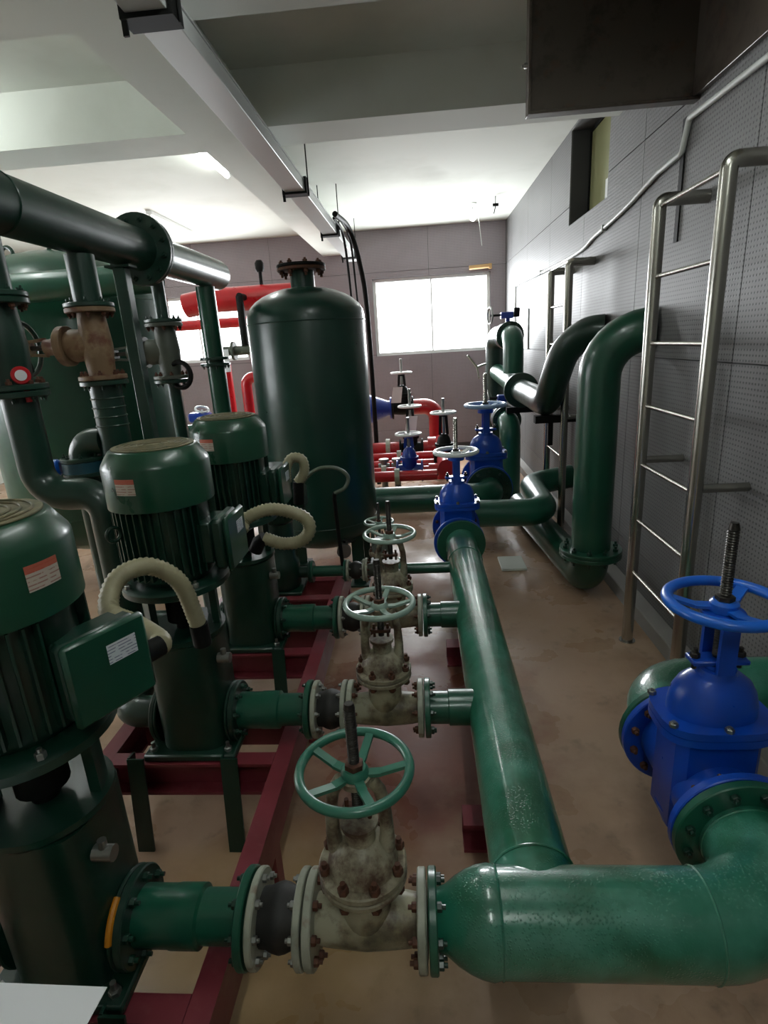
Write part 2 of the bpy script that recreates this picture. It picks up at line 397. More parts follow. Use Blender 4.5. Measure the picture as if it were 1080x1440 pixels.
# ------------------------------------------------------------------ room
XR, YB, ZC, XL, YF = 1.36, 9.1, 3.34, -6.5, -3.6
fl = struct('floor', MB().box((XL, YF, -0.12), (XR + 0.3, YB + 0.25, 0.0)), 'floor')
struct('ceiling', MB().box((XL - 0.2, YF - 0.2, ZC), (XR + 0.35, YB + 0.35, ZC + 0.15)), 'plaster')
def wall_grid(name, base, mats, holes, fixed, lo, hi, ticks_a, ticks_z, pmat, face):
    """wall slab with openings; each perforated panel is a piece proud of the joints"""
    pass
def cut(a0, a1, z0, z1, holes):                           # rectangles of [a0,a1]x[z0,z1] minus the openings
    rects = [(a0, a1, z0, z1)]
    for (h0, h1, k0, k1) in holes:
        new = []
        for (p, q, r, s_) in rects:
            if h1 <= p or h0 >= q or k1 <= r or k0 >= s_: new.append((p, q, r, s_)); continue
            if h0 > p: new.append((p, h0, r, s_))
            if h1 < q: new.append((h1, q, r, s_))
            m0, m1 = max(p, h0), min(q, h1)
            if k0 > r: new.append((m0, m1, r, k0))
            if k1 < s_: new.append((m0, m1, k1, s_))
        rects = new
    return rects
OPEN_R = [(4.42, 5.45, 2.6, 3.32)]
OPEN_B = [(-0.66, 1.12, 1.53, 2.66), (-4.25, -2.7, 1.6, 2.6)]
OPEN_L = [(1.0, 5.0, 1.2, 2.8)]
OPEN_F = []
b = MB()
for (p, q, r, s_) in cut(YF, YB + 0.2, 0, ZC, OPEN_R): b.box((XR, p, r), (XR + 0.24, q, s_))
wr = struct('wall_right', b, 'joint')
b = MB()
for (p, q, r, s_) in cut(XL, XR, 0, ZC, OPEN_B): b.box((p, YB, r), (q, YB + 0.2, s_))
wb = struct('wall_back', b, 'joint')
b = MB()
for (p, q, r, s_) in cut(YF, YB + 0.2, 0, ZC, OPEN_L): b.box((XL - 0.15, p, r), (XL, q, s_))
struct('wall_left', b, 'plaster')
b = MB()
for (p, q, r, s_) in cut(XL - 0.15, XR + 0.24, 0, ZC, OPEN_F): b.box((p, YF - 0.15, r), (q, YF, s_))
struct('wall_front', b, 'plaster')
# perforated panels, 1.2 m squares, recessed joints
def ticks(lo, hi, start, step):
    t = [lo]; k = start
    while k < hi - 0.05:
        if k > lo + 0.05: t.append(k)
        k += step
    return t + [hi]
J = 0.003
for z0, z1 in zip(*(lambda t: (t[:-1], t[1:]))(ticks(0.1, ZC, 0.35, 1.2))):
    for y0, y1 in zip(*(lambda t: (t[:-1], t[1:]))(ticks(-1.2, YB, 0.17, 1.2))):
        for (p, q, r, s_) in cut(y0 + J, y1 - J, z0 + J, z1 - J, OPEN_R):
            link('panel', MB().box((XR - 0.012, p, r), (XR, q, s_)).mesh('panel'), 'panel_right', wr)
    for x0, x1 in zip(*(lambda t: (t[:-1], t[1:]))(ticks(XL, XR - 0.014, -5.8, 1.2))):
        for (p, q, r, s_) in cut(x0 + J, x1 - J, z0 + J, z1 - J, OPEN_B):
            link('panel', MB().box((p, YB - 0.012, r), (q, YB, s_)).mesh('panel'), 'panel_back', wb)
struct('baseboard_right', MB().box((XR - 0.1, -1.2, 0), (XR - 0.0005, YB - 0.0005, 0.098), 0.006), 'kerb')
# ceiling beams
struct('trim_1', MB().box((-1.38, YF, 3.03), (-1.06, YB, ZC - 0.0005)), 'plaster')
for k, (y0, y1) in enumerate(((3.9, 4.25), (2.36, 2.72), (0.6, 0.95))):
    struct('trim_%d' % (k + 2), MB().box((-1.0595, y0, 3.0305), (XR - 0.013, y1, ZC - 0.0005)).box((XL, y0, 3.0305), (-1.3805, y1, ZC - 0.0005)), 'plaster')
# windows
def window(name, x0, x1, z0, z1, mull):
    b = MB(); t = 0.045
    for (p, q, r, s_) in ((x0, x1, z0, z0 + t), (x0, x1, z1 - t, z1), (x0, x0 + t, z0 + t, z1 - t), (x1 - t, x1, z0 + t, z1 - t)):
        b.box((p, YB + 0.06, r), (q, YB + 0.11, s_))
    wd = struct(name, b, 'frame_white')
    n = mull + 1; ww = (x1 - x0 - 2 * t) / n
    for i in range(n):
        a = x0 + t + i * ww
        link('pane', MB().box((a + 0.012, YB + 0.08, z0 + t), (a + ww - 0.012, YB + 0.086, z1 - t)).mesh('pane'), 'glass', wd)
        if i: link('mullion', MB().box((a - 0.012, YB + 0.065, z0 + t), (a + 0.012, YB + 0.105, z1 - t)).mesh('mullion'), 'frame_white', wd)
window('window_1', -0.66, 1.12, 1.53, 2.66, 1)
window('window_2', -4.25, -2.7, 1.6, 2.6, 1)
b = MB()
for (p, q, r, s_) in ((1.0, 5.0, 1.2, 1.25), (1.0, 5.0, 2.75, 2.8), (1.0, 1.05, 1.25, 2.75), (4.95, 5.0, 1.25, 2.75)): b.box((XL - 0.1, p, r), (XL - 0.05, q, s_))
wd = struct('window_4', b, 'frame_white'); link('pane', MB().box((XL - 0.08, 1.05, 1.25), (XL - 0.075, 4.95, 2.75)).mesh('pane'), 'glass', wd)
# high recess with an inner window in the right wall
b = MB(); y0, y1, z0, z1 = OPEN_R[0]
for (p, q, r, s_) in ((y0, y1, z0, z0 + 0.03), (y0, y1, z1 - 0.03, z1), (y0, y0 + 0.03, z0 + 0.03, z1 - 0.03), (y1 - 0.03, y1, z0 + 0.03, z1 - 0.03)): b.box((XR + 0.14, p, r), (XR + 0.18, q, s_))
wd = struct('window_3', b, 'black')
MT['inner'] = Mat('olive_inner_pane', srgb(150, 152, 112), 0.2).m
link('pane', MB().box((XR + 0.15, y0 + 0.03, z0 + 0.03), (XR + 0.16, y1 - 0.03, z1 - 0.03)).mesh('pane'), 'inner', wd)
link('lit_patch', MB().box((XR + 0.148, 4.75, 2.66), (XR + 0.1495, 5.0, 2.84)).mesh('lit_patch'), 'frame_white', wd)  # white card painting in the bright patch of light on the pane
link('backing_board', MB().box((XR + 0.2, y0, z0), (XR + 0.235, y1, z1)).mesh('backing_board'), 'black', wd)

# ------------------------------------------------------------------ pipe pieces
def pipe(name, label, pts, r, mat, cat='pipe', group=None, seg=28, R=None, flanges=(), seams=(), nm='pipe_wall', caps=True, smoothpath=False):
    """one spool: pts centre line in world space; flanges = (point, direction of flange face, radius, thickness, material, bolts)"""
    P = spline(pts, 8) if smoothpath else (fillet(pts, R if R else r * 1.6) if len(pts) > 2 else [Vector(p) for p in pts])
    loc = Vector(pts[0]); t = thing(name, label, cat, loc, group)
    part(nm, MB().tube(P, r, seg, caps), mat, t, loc)
    for f in flanges:
        c, d, fr, th, fm, nb = f
        part('flange', MB().disc(c, d, fr, th, 36), fm, t, loc)
        if nb:
            dd = -Vector(d).normalized(); nuts(t, Vector(c) + dd * 0.0005, dd, fr * 0.82, nb, fr * 0.085, fr * 0.09, fr * 0.09, 'steel' if fm == 'pale' else 'green_dark' if 'green' in fm else 'steel', off=loc)
    for (c, d, rr) in seams:
        part('weld_seam', MB().torus(c, d, rr, 0.004, 32, 6), mat, t, loc)
    return t

ZA = 0.44; XH = 0.229; RH = 0.102
# ------------------------------------------------------------------ cast gate valve (rising stem), local: pipe along X, stem up Z
def make_gate_valve(loc, label, group):
    t = thing('gate_valve', label, 'valve', loc, group)
    P = lambda n, mb, m, **k: part(n, mb, m, t, None, **k)
    b = MB().lathe([(0.052, -0.117), (0.056, -0.095), (0.06, -0.05), (0.063, 0), (0.06, 0.05), (0.056, 0.095), (0.052, 0.117)], (0, 0, 0), (1, 0, 0), 28)
    b.lathe([(0.052, -0.03), (0.06, 0.03), (0.06, 0.09), (0.064, 0.12), (0.085, 0.14)], (0, 0, 0), (0, 0, 1), 28)
    P('body', b, 'cream')
    for s in (-1, 1):
        P('flange', MB().disc((s * 0.117, 0, 0), (s, 0, 0), 0.103, 0.02, 36).disc((s * 0.1368, 0, 0), (s, 0, 0), 0.075, 0.002, 36, 0.0005), 'pale')
        nuts(t, (s * 0.1165, 0, 0), (-s, 0, 0), 0.083, 8, 0.0105, 0.011, 0.008, 'rust')
    b = MB().disc((0, 0, 0.14), (0, 0, 1), 0.099, 0.016, 36).disc((0, 0, 0.159), (0, 0, 1), 0.099, 0.018, 36)
    P('bonnet_flange', b, 'grime')
    b = MB().lathe([(0.08, 0.177), (0.075, 0.195), (0.064, 0.215), (0.05, 0.232), (0.034, 0.242), (0.034, 0.275), (0.042, 0.28), (0.042, 0.29)], (0, 0, 0), (0, 0, 1), 28)
    P('bonnet', b, 'grime')
    nuts(t, (0, 0, 0.1775), (0, 0, 1), 0.087, 8, 0.0125, 0.015, 0.011, 'rust', 'bonnet_bolt')
    nuts(t, (0, 0, 0.1395), (0, 0, -1), 0.087, 8, 0.0125, 0.014, 0.003, 'rust', 'bonnet_bolt')
    y = MB()
    for s in (-1, 1):
        y.tube([(s * 0.056, 0, 0.215), (s * 0.06, 0, 0.26), (s * 0.058, 0, 0.33), (s * 0.05, 0, 0.37), (s * 0.032, 0, 0.398)], [0.02, 0.016, 0.014, 0.014, 0.015], 10)
    y.disc((0, 0, 0.39), (0, 0, 1), 0.034, 0.02, 20)
    P('yoke', y, 'grime')
    g = MB().box((-0.034, -0.016, 0.315), (0.034, 0.016, 0.327), 0.003).cyl((-0.024, 0, 0.295), (-0.024, 0, 0.345), 0.005, 8).cyl((0.024, 0, 0.295), (0.024, 0, 0.345), 0.005, 8)
    P('gland', g, 'rust')
    z = 0.425
    hw = P('handwheel', MB().torus((0, 0, z), (0, 0, 1), 0.117, 0.0105, 48, 10).lathe([(0.03, z - 0.022), (0.03, z - 0.004), (0.024, z + 0.004)], (0, 0, 0), (0, 0, 1), 20), 'wheel_green')
    sp = MB().bar((0.022, 0, z - 0.014), (0.055, 0, z - 0.014), 0.02, 0.008).bar((0.054, 0, z - 0.014), (0.112, 0, z + 0.001), 0.018, 0.008).mesh('spoke')
    for i in range(5):
        o = link('spoke', sp, 'wheel_green', hw); o.matrix_local = Matrix.Rotation(2 * pi * i / 5 + 1.35, 4, 'Z')
    P('stem_nut', MB().hexnut((0, 0, z + 0.004), (0, 0, 1), 0.021, 0.014), 'rust')
    pr = [(0.0105, 0.3)]
    h = 0.325
    while h < 0.575: pr += [(0.0105, h), (0.0125, h + 0.0025)]; h += 0.006
    pr += [(0.011, 0.582), (0.009, 0.586)]
    P('stem', MB().lathe(pr, (0, 0, 0), (0, 0, 1), 14), 'stem')
    return t
m = paint('handwheel_green', srgb(46, 112, 92), srgb(28, 84, 66), 0.3, srgb(120, 150, 140)); MT['wheel_green'] = m.m
XV = -0.17
ROWS = [0.96, 1.74, 2.46]
gv_lab = ['cream rust-bolted gate valve with green handwheel, nearest of the row beside the wide pipe',
          'cream gate valve with green-rimmed handwheel, second of the row, its neck yellowed',
          'cream gate valve with green handwheel tinted pale for the light, third of the row, half hidden behind the second']
gv = make_gate_valve((XV, ROWS[0], ZA), gv_lab[0], 'gate valves on the pump branches')
def recolour(o, kind, mat):                                # give one copy its own material on shared mesh data
    for ch in o.children_recursive:
        if ch.name.split('.')[0] == kind: ch.material_slots[0].link = 'OBJECT'; ch.material_slots[0].material = MT[mat]
for i in (1, 2):
    o = dup(gv, (XV, ROWS[i], ZA), label=gv_lab[i])
    if True:
        for k in ('handwheel', 'spoke'): recolour(o, k, 'wheel_green_lit')

# rubber joints, local along X, length 0.126
def make_joint(loc, label, group):
    t = thing('rubber_joint', label, 'joint', loc, group)
    L = 0.063
    part('bellows', MB().lathe([(0.062, -L + 0.018), (0.063, -0.03), (0.07, -0.014), (0.073, 0), (0.07, 0.014), (0.063, 0.03), (0.062, L - 0.018)], (0, 0, 0), (1, 0, 0), 28), 'rubber', t)
    for s in (-1, 1):
        part('flange', MB().disc((s * (L - 0.018), 0, 0), (s, 0, 0), 0.103, 0.017, 36), 'pale', t)
        nuts(t, (s * (L - 0.0185), 0, 0), (-s, 0, 0), 0.085, 8, 0.0095, 0.01, 0.006, 'steel')
    return t
XJ = XV - 0.139 - 0.002 - 0.063
j_lab = ['black rubber joint between pale bolted flanges, nearest, left of the front valve',
         'black rubber joint left of the second gate valve',
         'black rubber joint left of the third gate valve, under its handwheel']
rj = make_joint((XJ, ROWS[0], ZA), j_lab[0], 'rubber joints on the pump branches')
for i in (1, 2): dup(rj, (XJ, ROWS[i], ZA), label=j_lab[i])

# discharge spools between pump flange and rubber joint
X1 = XJ - 0.066; X0 = -0.735
def make_spool(loc, label, group):
    t = thing('flanged_spool', label, 'pipe', loc, group); L = X1 - X0
    b = MB().lathe([(0.066, 0.02), (0.066, 0.1), (0.068, 0.105), (0.068, 0.17), (0.058, 0.175), (0.058, L - 0.02)], (0, 0, 0), (1, 0, 0), 28)
    part('pipe_wall', b, 'green', t)
    part('flange', MB().disc((0.002, 0, 0), (1, 0, 0), 0.108, 0.02, 36), 'green_dark', t)
    part('flange', MB().disc((L - 0.022, 0, 0), (1, 0, 0), 0.105, 0.02, 36), 'green', t)
    nuts(t, (0.0225, 0, 0), (1, 0, 0), 0.087, 8, 0.0105, 0.011, 0.01, 'green_dark')
    nuts(t, (L - 0.0225, 0, 0), (-1, 0, 0), 0.085, 8, 0.0105, 0.011, 0.008, 'green_dark')
    return t
sp_lab = ['short green flanged pipe from the nearest pump', 'short green flanged pipe from the middle pump', 'short green flanged pipe from the far motor pump']
ds = make_spool((X0, ROWS[0], ZA), sp_lab[0], 'pump discharge spools')
for i in (1, 2): dup(ds, (X0, ROWS[i], ZA), label=sp_lab[i])
part('gasket', MB().tube([(-0.004, 0.107 * cos(q), 0.107 * sin(q)) for q in [radians(110 + 7 * i) for i in range(8)]], 0.008, 8), 'amber', ds, label='amber sealing strip on the flange')

# ------------------------------------------------------------------ wide header pipe along the room and its front limb
XE = 0.785; RF = 0.109; XF = XV + 0.141
t = thing('header_pipe', 'wide wet green header pipe running along the room with front elbow', 'pipe', (XH, 2.0, ZA)); L0 = (XH, 2.0, ZA)
part('run', MB().tube([(XH, 0.975, ZA), (XH, 2.2, ZA), (XH, 3.43, ZA)], RH, 40), 'green_wet', t, L0)
P = [Vector((XF + q, ROWS[0], ZA)) for q in (0.02, 0.04, 0.065, 0.09, 0.115, 0.14, 0.155)]
bend = fillet([(XF + 0.16, ROWS[0], ZA), (XE, ROWS[0], ZA), (XE, 1.18, ZA)], 0.2, 14)
rs = [0.062, 0.068, 0.086, 0.099, 0.108, 0.1125, RF] + [RF] * len(bend)
part('front_limb', MB().tube(P + bend, rs, 40), 'green_wet', t, L0)
for (c, d, r) in (((XH, 1.068, ZA), (0, 1, 0), RH + 0.002), ((0.13, ROWS[0], ZA), (1, 0, 0), RF), ((0.58, ROWS[0], ZA), (1, 0, 0), RF), ((XH, 3.1, ZA), (0, 1, 0), RH + 0.001), ((XE, 1.165, ZA), (0, 1, 0), RF)):
    part('weld_seam', MB().torus(c, d, r - 0.001, 0.0035, 40, 6), 'green_wet', t, L0)
part('flange', MB().disc((XF + 0.001, ROWS[0], ZA), (1, 0, 0), 0.105, 0.02, 36), 'green', t, L0)
nuts(t, (XF + 0.0215, ROWS[0], ZA), (1, 0, 0), 0.085, 8, 0.0105, 0.011, 0.008, 'green_dark', off=L0)
part('flange', MB().disc((XE, 1.178, ZA), (0, 1, 0), 0.168, 0.024, 44), 'green', t, L0)
nuts(t, (XE, 1.1775, ZA), (0, -1, 0), 0.14, 12, 0.0125, 0.012, 0.008, 'green_dark', off=L0)
part('flange', MB().disc((XH, 3.43, ZA), (0, 1, 0), 0.158, 0.024, 44), 'green', t, L0)
for i, y in enumerate(ROWS[1:]):
    b = MB().lathe([(0.058, 0.02), (0.058, 0.085), (0.064, 0.088), (0.064, XH - XF - 0.06)], (XF, y, ZA), (1, 0, 0), 28)
    part('branch', b, 'green', t, L0)
    part('flange', MB().disc((XF + 0.001, y, ZA), (1, 0, 0), 0.105, 0.02, 36), 'green', t, L0)
    nuts(t, (XF + 0.0215, y, ZA), (1, 0, 0), 0.085, 8, 0.0105, 0.011, 0.008, 'green_dark', off=L0)
part('branch', MB().cyl((-0.165, 3.05, ZA), (XH - 0.06, 3.05, ZA), 0.033, 20).disc((-0.168, 3.05, ZA), (1, 0, 0), 0.07, 0.016, 28), 'green', t, L0)
for k, y in enumerate((1.585, 2.75)):
    t2 = thing('pipe_support', ('maroon channel support under the near header pipe', 'maroon channel support under the far header pipe')[k], 'support', (XH, y, 0), 'header pipe supports')
    b = MB().box((0.09, y - 0.06, 0.0), (0.4, y + 0.03, 0.012)).box((0.09, y - 0.06, 0.108), (0.4, y + 0.03, 0.12)).box((0.09, y + 0.018, 0.0122), (0.4, y + 0.03, 0.1078))
    part('channel', b, 'maroon', t2, (XH, y, 0))
    part('post', MB().box((XH - 0.03, y - 0.03, 0.1203), (XH + 0.03, y + 0.03, ZA - RH - 0.0005)), 'maroon', t2, (XH, y, 0))

# ------------------------------------------------------------------ pumps, local origin on the floor under the shaft
def make_pump(loc, label, group):
    t = thing('vertical_pump', label, 'pump', loc, group)
    P = lambda n, mb, m, **k: part(n, mb, m, t, None, **k)
    # casing: rounded block with neck
    b = MB()
    pl = [(0.126 * math.copysign(abs(cos(q)) ** 0.62, cos(q)), 0.126 * math.copysign(abs(sin(q)) ** 0.62, sin(q))) for q in [2 * pi * (i + 0.5) / 36 for i in range(36)]]
    b.prism(pl, (0, 0, 0.362), (1, 0, 0), (0, 1, 0), (0, 0, 0.415))
    b.lathe([(0.128, 0.77), (0.14, 0.785), (0.14, 0.8)], (0, 0, 0), (0, 0, 1), 32)
    P('casing', b, 'green_dark')
    P('base_plate', MB().box((-0.17, -0.15, 0.3345), (0.165, 0.15, 0.3615), 0.006), 'green_dark')
    for (sx, sy) in ((-0.14, -0.12), (0.135, -0.12), (-0.14, 0.12), (0.135, 0.12)):
        P('anchor_bolt', MB().hexnut((sx, sy, 0.362), (0, 0, 1), 0.014, 0.014, 0.02), 'steel')
    for s, x in ((1, 0.125), (-1, -0.125)):
        nz = MB().disc((x + s * 0.0005, 0, ZA), (s, 0, 0), 0.108, 0.0095, 36)
        P('discharge_flange' if s > 0 else 'suction_flange', nz, 'green_dark')
    # lantern between casing and motor: two webs, dark shaft coupling inside
    for a in (0.55, 0.55 + pi):
        b = MB()
        pts = []
        for i in range(7):
            q = a - 0.5 + i / 6.0 * 1.0; pts.append((0.125 * cos(q), 0.125 * sin(q)))
        for i in range(6, -1, -1):
            q = a - 0.5 + i / 6.0 * 1.0; pts.append((0.1 * cos(q), 0.1 * sin(q)))
        b.prism(pts, (0, 0, 0.801), (1, 0, 0), (0, 1, 0), (0, 0, 0.162))
        P('lantern_web', b, 'green_dark')
    P('coupling', MB().lathe([(0.03, 0.801), (0.03, 0.83), (0.055, 0.832), (0.055, 0.92), (0.03, 0.922), (0.03, 0.962)], (0, 0, 0), (0, 0, 1), 20), 'black')
    P('motor_flange', MB().lathe([(0.165, 0.9635), (0.178, 0.97), (0.178, 0.99), (0.165, 0.998), (0.135, 1.0)], (0, 0, 0), (0, 0, 1), 40), 'green_dark')
    for p in circ((0, 0, 0.996), (0, 0, 1), 0.162, 4): P('flange_bolt', MB().hexnut(p, (0, 0, 1), 0.011, 0.014, 0.008), 'steel')
    # motor with cooling fins
    P('motor_body', MB().lathe([(0.12, 1.0005), (0.142, 1.03), (0.142, 1.262)], (0, 0, 0), (0, 0, 1), 40), 'green_dark')
    f = MB()
    for i in range(40):
        q = 2 * pi * i / 40
        if abs(((q + pi) % (2 * pi)) - pi) < 0.42: continue
        d = Vector((cos(q), sin(q), 0)); f.bar(d * 0.15 + Vector((0, 0, 1.035)), d * 0.15 + Vector((0, 0, 1.262)), 0.005, 0.026, up=d)
    P('cooling_fins', f, 'green_dark')
    P('fan_cowl', MB().lathe([(0.158, 1.263), (0.168, 1.266), (0.168, 1.395), (0.164, 1.405), (0.138, 1.444), (0.13, 1.448)], (0, 0, 0), (0, 0, 1), 44), 'green_cowl')
    g = MB().disc((0, 0, 1.4485), (0, 0, 1), 0.128, 0.004, 40, 0.001)
    for r in (0.03, 0.05, 0.07, 0.09, 0.11): g.torus((0, 0, 1.454), (0, 0, 1), r, 0.003, 36, 6)
    P('fan_grille', g, 'dust')
    # terminal box on the +X side
    bx = MB().box((0.13, -0.075, 1.06), (0.175, 0.075, 1.2), 0.006).box((0.1755, -0.085, 1.04), (0.22, 0.085, 1.212), 0.012)
    tb = P('terminal_box', bx, 'green_dark')
    link('lid', MB().box((0.2205, -0.088, 1.036), (0.24, 0.088, 1.217), 0.008).mesh('lid'), 'green_mid', tb)
    link('gland', MB().cyl((0.2, 0.0855, 1.1), (0.2, 0.135, 1.1), 0.024, 14).mesh('gland'), 'black', tb)
    link('label', MB().box((0.2403, -0.005, 1.14), (0.2408, 0.058, 1.182)).mesh('label'), 'label_white', tb)['label'] = 'white printed sticker on the terminal box'
    # curved sticker on the cowl
    lb = MB(); n = 8; vs = []; a0, a1 = -0.2, 0.2
    for i in range(n + 1):
        q = a0 + (a1 - a0) * i / n
        for (r, z) in ((0.1685, 1.325), (0.1685, 1.375)): vs.append((r * cos(q), r * sin(q), z))
    for i in range(n + 1):
        q = a0 + (a1 - a0) * i / n
        for (r, z) in ((0.169, 1.325), (0.169, 1.375)): vs.append((r * cos(q), r * sin(q), z))
    o2 = 2 * (n + 1); fs = []
    for i in range(n):
        fs.append((o2 + 2 * i, o2 + 2 * i + 2, o2 + 2 * i + 3, o2 + 2 * i + 1)); fs.append((2 * i + 1, 2 * i + 3, 2 * i + 2, 2 * i))
    lb.add(vs, fs); P('sticker', lb, 'label_red', label='pale sticker with orange heading')
    P('lifting_eye', MB().torus((-0.1, -0.155, 1.2), (1, -0.6, 0), 0.022, 0.006, 20, 8), 'green_dark')
    P('vent_cock', MB().cyl((0.126, -0.06, 0.7), (0.17, -0.06, 0.7), 0.018, 12).cyl((0.148, -0.06, 0.7), (0.148, -0.06, 0.735), 0.01, 10), 'steel')
    for (sx, sy) in ((-0.19, -0.165), (0.15, -0.165)):
        lg = MB().bar((sx, sy, 0.362), (sx, sy - 0.05, 0.0005), 0.06, 0.008, up=(0, 1, 0)).bar((sx - 0.026, sy + 0.022, 0.362), (sx - 0.026, sy - 0.028, 0.0005), 0.008, 0.04, up=(0, 1, 0))
        P('leg', lg, 'green_dark')
    return t
MT['green_cowl'] = paint('cowl_green_enamel', srgb(16, 68, 46), srgb(12, 54, 36), 0.28).m
XP = -0.87
pu_lab = ['dark green vertical motor pump nearest the camera at left', 'dark green vertical motor pump in the middle of the row', 'dark green vertical motor pump third in the row, before the tank']
pu = make_pump((XP, ROWS[0], 0), pu_lab[0], 'vertical motor pumps on the maroon frame')
pus = [pu] + [dup(pu, (XP, ROWS[i], 0), label=pu_lab[i]) for i in (1, 2)]
for o, q in zip(pus, (-0.28, -1.75, -1.85)):
    for ch in o.children:
        if ch.name.startswith('sticker'): ch.rotation_euler.z = q
        if ch.name.startswith('terminal_box') and o is pu: ch.rotation_euler.z = -0.5; ch.location = (0.2 - 0.2 * cos(0.5), 0.2 * sin(0.5), 0.0)

# small jockey pump behind the third pump with its own thin branch
JY = 3.05
t = thing('jockey_pump', 'small dark green pump behind the third motor pump', 'pump', (-0.86, JY, 0)); L0 = (-0.86, JY, 0)
part('base_plate', MB().box((-0.98, JY - 0.11, 0.3345), (-0.74, JY + 0.11, 0.355), 0.005), 'green_dark', t, L0)
part('casing', MB().lathe([(0.09, 0.3555), (0.1, 0.37), (0.1, 0.52), (0.085, 0.54), (0.085, 0.76), (0.1, 0.775)], (-0.86, JY, 0), (0, 0, 1), 28), 'green_dark', t, L0)
part('motor_body', MB().lathe([(0.1, 0.7755), (0.105, 0.79), (0.105, 1.0), (0.112, 1.003), (0.112, 1.07), (0.09, 1.1)], (-0.86, JY, 0), (0, 0, 1), 28), 'green_dark', t, L0)
f = MB()
for i in range(28):
    q = 2 * pi * i / 28; d = Vector((cos(q), sin(q), 0)); c = Vector((-0.86, JY, 0)); f.bar(c + d * 0.11 + Vector((0, 0, 0.8)), c + d * 0.11 + Vector((0, 0, 0.99)), 0.004, 0.016, up=d)
part('cooling_fins', f, 'green_dark', t, L0)
part('terminal_box', MB().box((-0.75, JY - 0.06, 0.85), (-0.68, JY + 0.06, 0.97), 0.008), 'green_dark', t, L0)
part('discharge_nozzle', MB().cyl((-0.76, JY, ZA), (-0.705, JY, ZA), 0.035, 18).disc((-0.705, JY, ZA), (1, 0, 0), 0.066, 0.014, 28), 'green_dark', t, L0)
pipe('flanged_spool', 'thin green flanged pipe from the small pump', [(-0.69, JY, ZA), (-0.479, JY, ZA)], 0.033, 'green', group=None, seg=18,
     flanges=(((-0.69, JY, ZA), (1, 0, 0), 0.066, 0.014, 'green', 0), ((-0.493, JY, ZA), (1, 0, 0), 0.066, 0.014, 'green', 6)))
js = thing('rubber_joint', 'small black rubber joint with bolted flanges on the thin branch', 'joint', (-0.421, JY, ZA), 'rubber joints on the pump branches')
part('bellows', MB().lathe([(0.04, -0.04), (0.052, -0.015), (0.055, 0), (0.052, 0.015), (0.04, 0.04)], (0, 0, 0), (1, 0, 0), 22), 'rubber', js)
for s in (-1, 1):
    part('flange', MB().disc((s * 0.04, 0, 0), (s, 0, 0), 0.066, 0.014, 28), 'pale', js)
    nuts(js, (s * 0.0395, 0, 0), (-s, 0, 0), 0.053, 6, 0.007, 0.008, 0.005, 'steel')
o = dup(gv, (-0.268, JY, ZA), label='small grey gate valve with green handwheel tinted pale for the light, farthest of the row before the tank', scale=0.7)
for k in ('handwheel', 'spoke'): recolour(o, k, 'wheel_green_lit')
for k in ('bonnet', 'yoke', 'body'): recolour(o, k, 'valve_grey')

# ------------------------------------------------------------------ maroon pump frame
FX0, FX1, FY0, FY1 = -1.2, -0.54, 0.62, 3.4
t = thing('pump_frame', 'maroon steel channel frame carrying the green pumps', 'frame', (FX1, FY0, 0)); L0 = (FX1, FY0, 0)
def channel_y(x, s):                                      # channel along Y, open towards s
    return MB().box((x - 0.03, FY0, 0.321), (x + 0.03, FY1, 0.333)).box((x - 0.03, FY0, 0.2), (x + 0.03, FY1, 0.212)).box((x - s * 0.03, FY0, 0.2122), (x - s * 0.018, FY1, 0.3208))
part('side_channel', channel_y(FX1, -1), 'maroon', t, L0); part('side_channel', channel_y(FX0, 1), 'maroon', t, L0)
for y in ROWS + [JY]:
    for s in (-1, 1):
        yy = y + s * 0.13
        b = MB().box((FX0 + 0.031, yy - 0.03, 0.3215), (FX1 - 0.031, yy + 0.03, 0.3335)).box((FX0 + 0.031, yy - 0.03, 0.2005), (FX1 - 0.031, yy + 0.03, 0.2125)).box((FX0 + 0.031, yy - s * 0.03 + (0 if s > 0 else -0.012), 0.2127), (FX1 - 0.031, yy - s * 0.03 + (0.012 if s > 0 else 0), 0.3213))
        part('cross_channel', b, 'maroon', t, L0)
for x in (FX0, FX1):
    for y in (FY0 + 0.04, 1.36, 2.12, FY1 - 0.04):
        part('foot', MB().box((x - 0.028, y - 0.028, 0.0005), (x + 0.028, y + 0.028, 0.1995)), 'maroon', t, L0)

# ------------------------------------------------------------------ flexible conduits
def hose(name, label, pts, r, mat, end=None, pitch=0.013, group=None, fit='black'):
    P = spline(pts, 24); loc = Vector(pts[0]); t = thing(name, label, 'conduit', loc, group)
    # resample and corrugate
    Ls = [0]
    for a, b in zip(P, P[1:]): Ls.append(Ls[-1] + (b - a).length)
    n = max(8, int(Ls[-1] / (pitch / 2))); Q = []; j = 0
    for i in range(n + 1):
        d = Ls[-1] * i / n
        while j < len(P) - 2 and Ls[j + 1] < d: j += 1
        f = (d - Ls[j]) / max(1e-9, Ls[j + 1] - Ls[j]); Q.append(P[j].lerp(P[j + 1], f))
    part('conduit', MB().tube(Q, [r if i % 2 else r * 0.84 for i in range(len(Q))], 14), mat, t, loc, sharp=80)
    if end:
        part('end_fitting', MB().tube(end, r * 1.05, 12), fit, t, loc)
    return t
hose('flexible_conduit', 'thick beige corrugated conduit arching behind the nearest pump terminal box',
     [(-0.605, 1.075, 1.1), (-0.63, 1.115, 1.095), (-0.71, 1.17, 1.105), (-0.80, 1.22, 1.12), (-0.81, 1.3, 1.172), (-0.765, 1.38, 1.172), (-0.71, 1.43, 1.10), (-0.69, 1.46, 0.95)], 0.026, 'hose',
     [(-0.69, 1.46, 0.95), (-0.688, 1.463, 0.88)], group='flexible motor conduits')
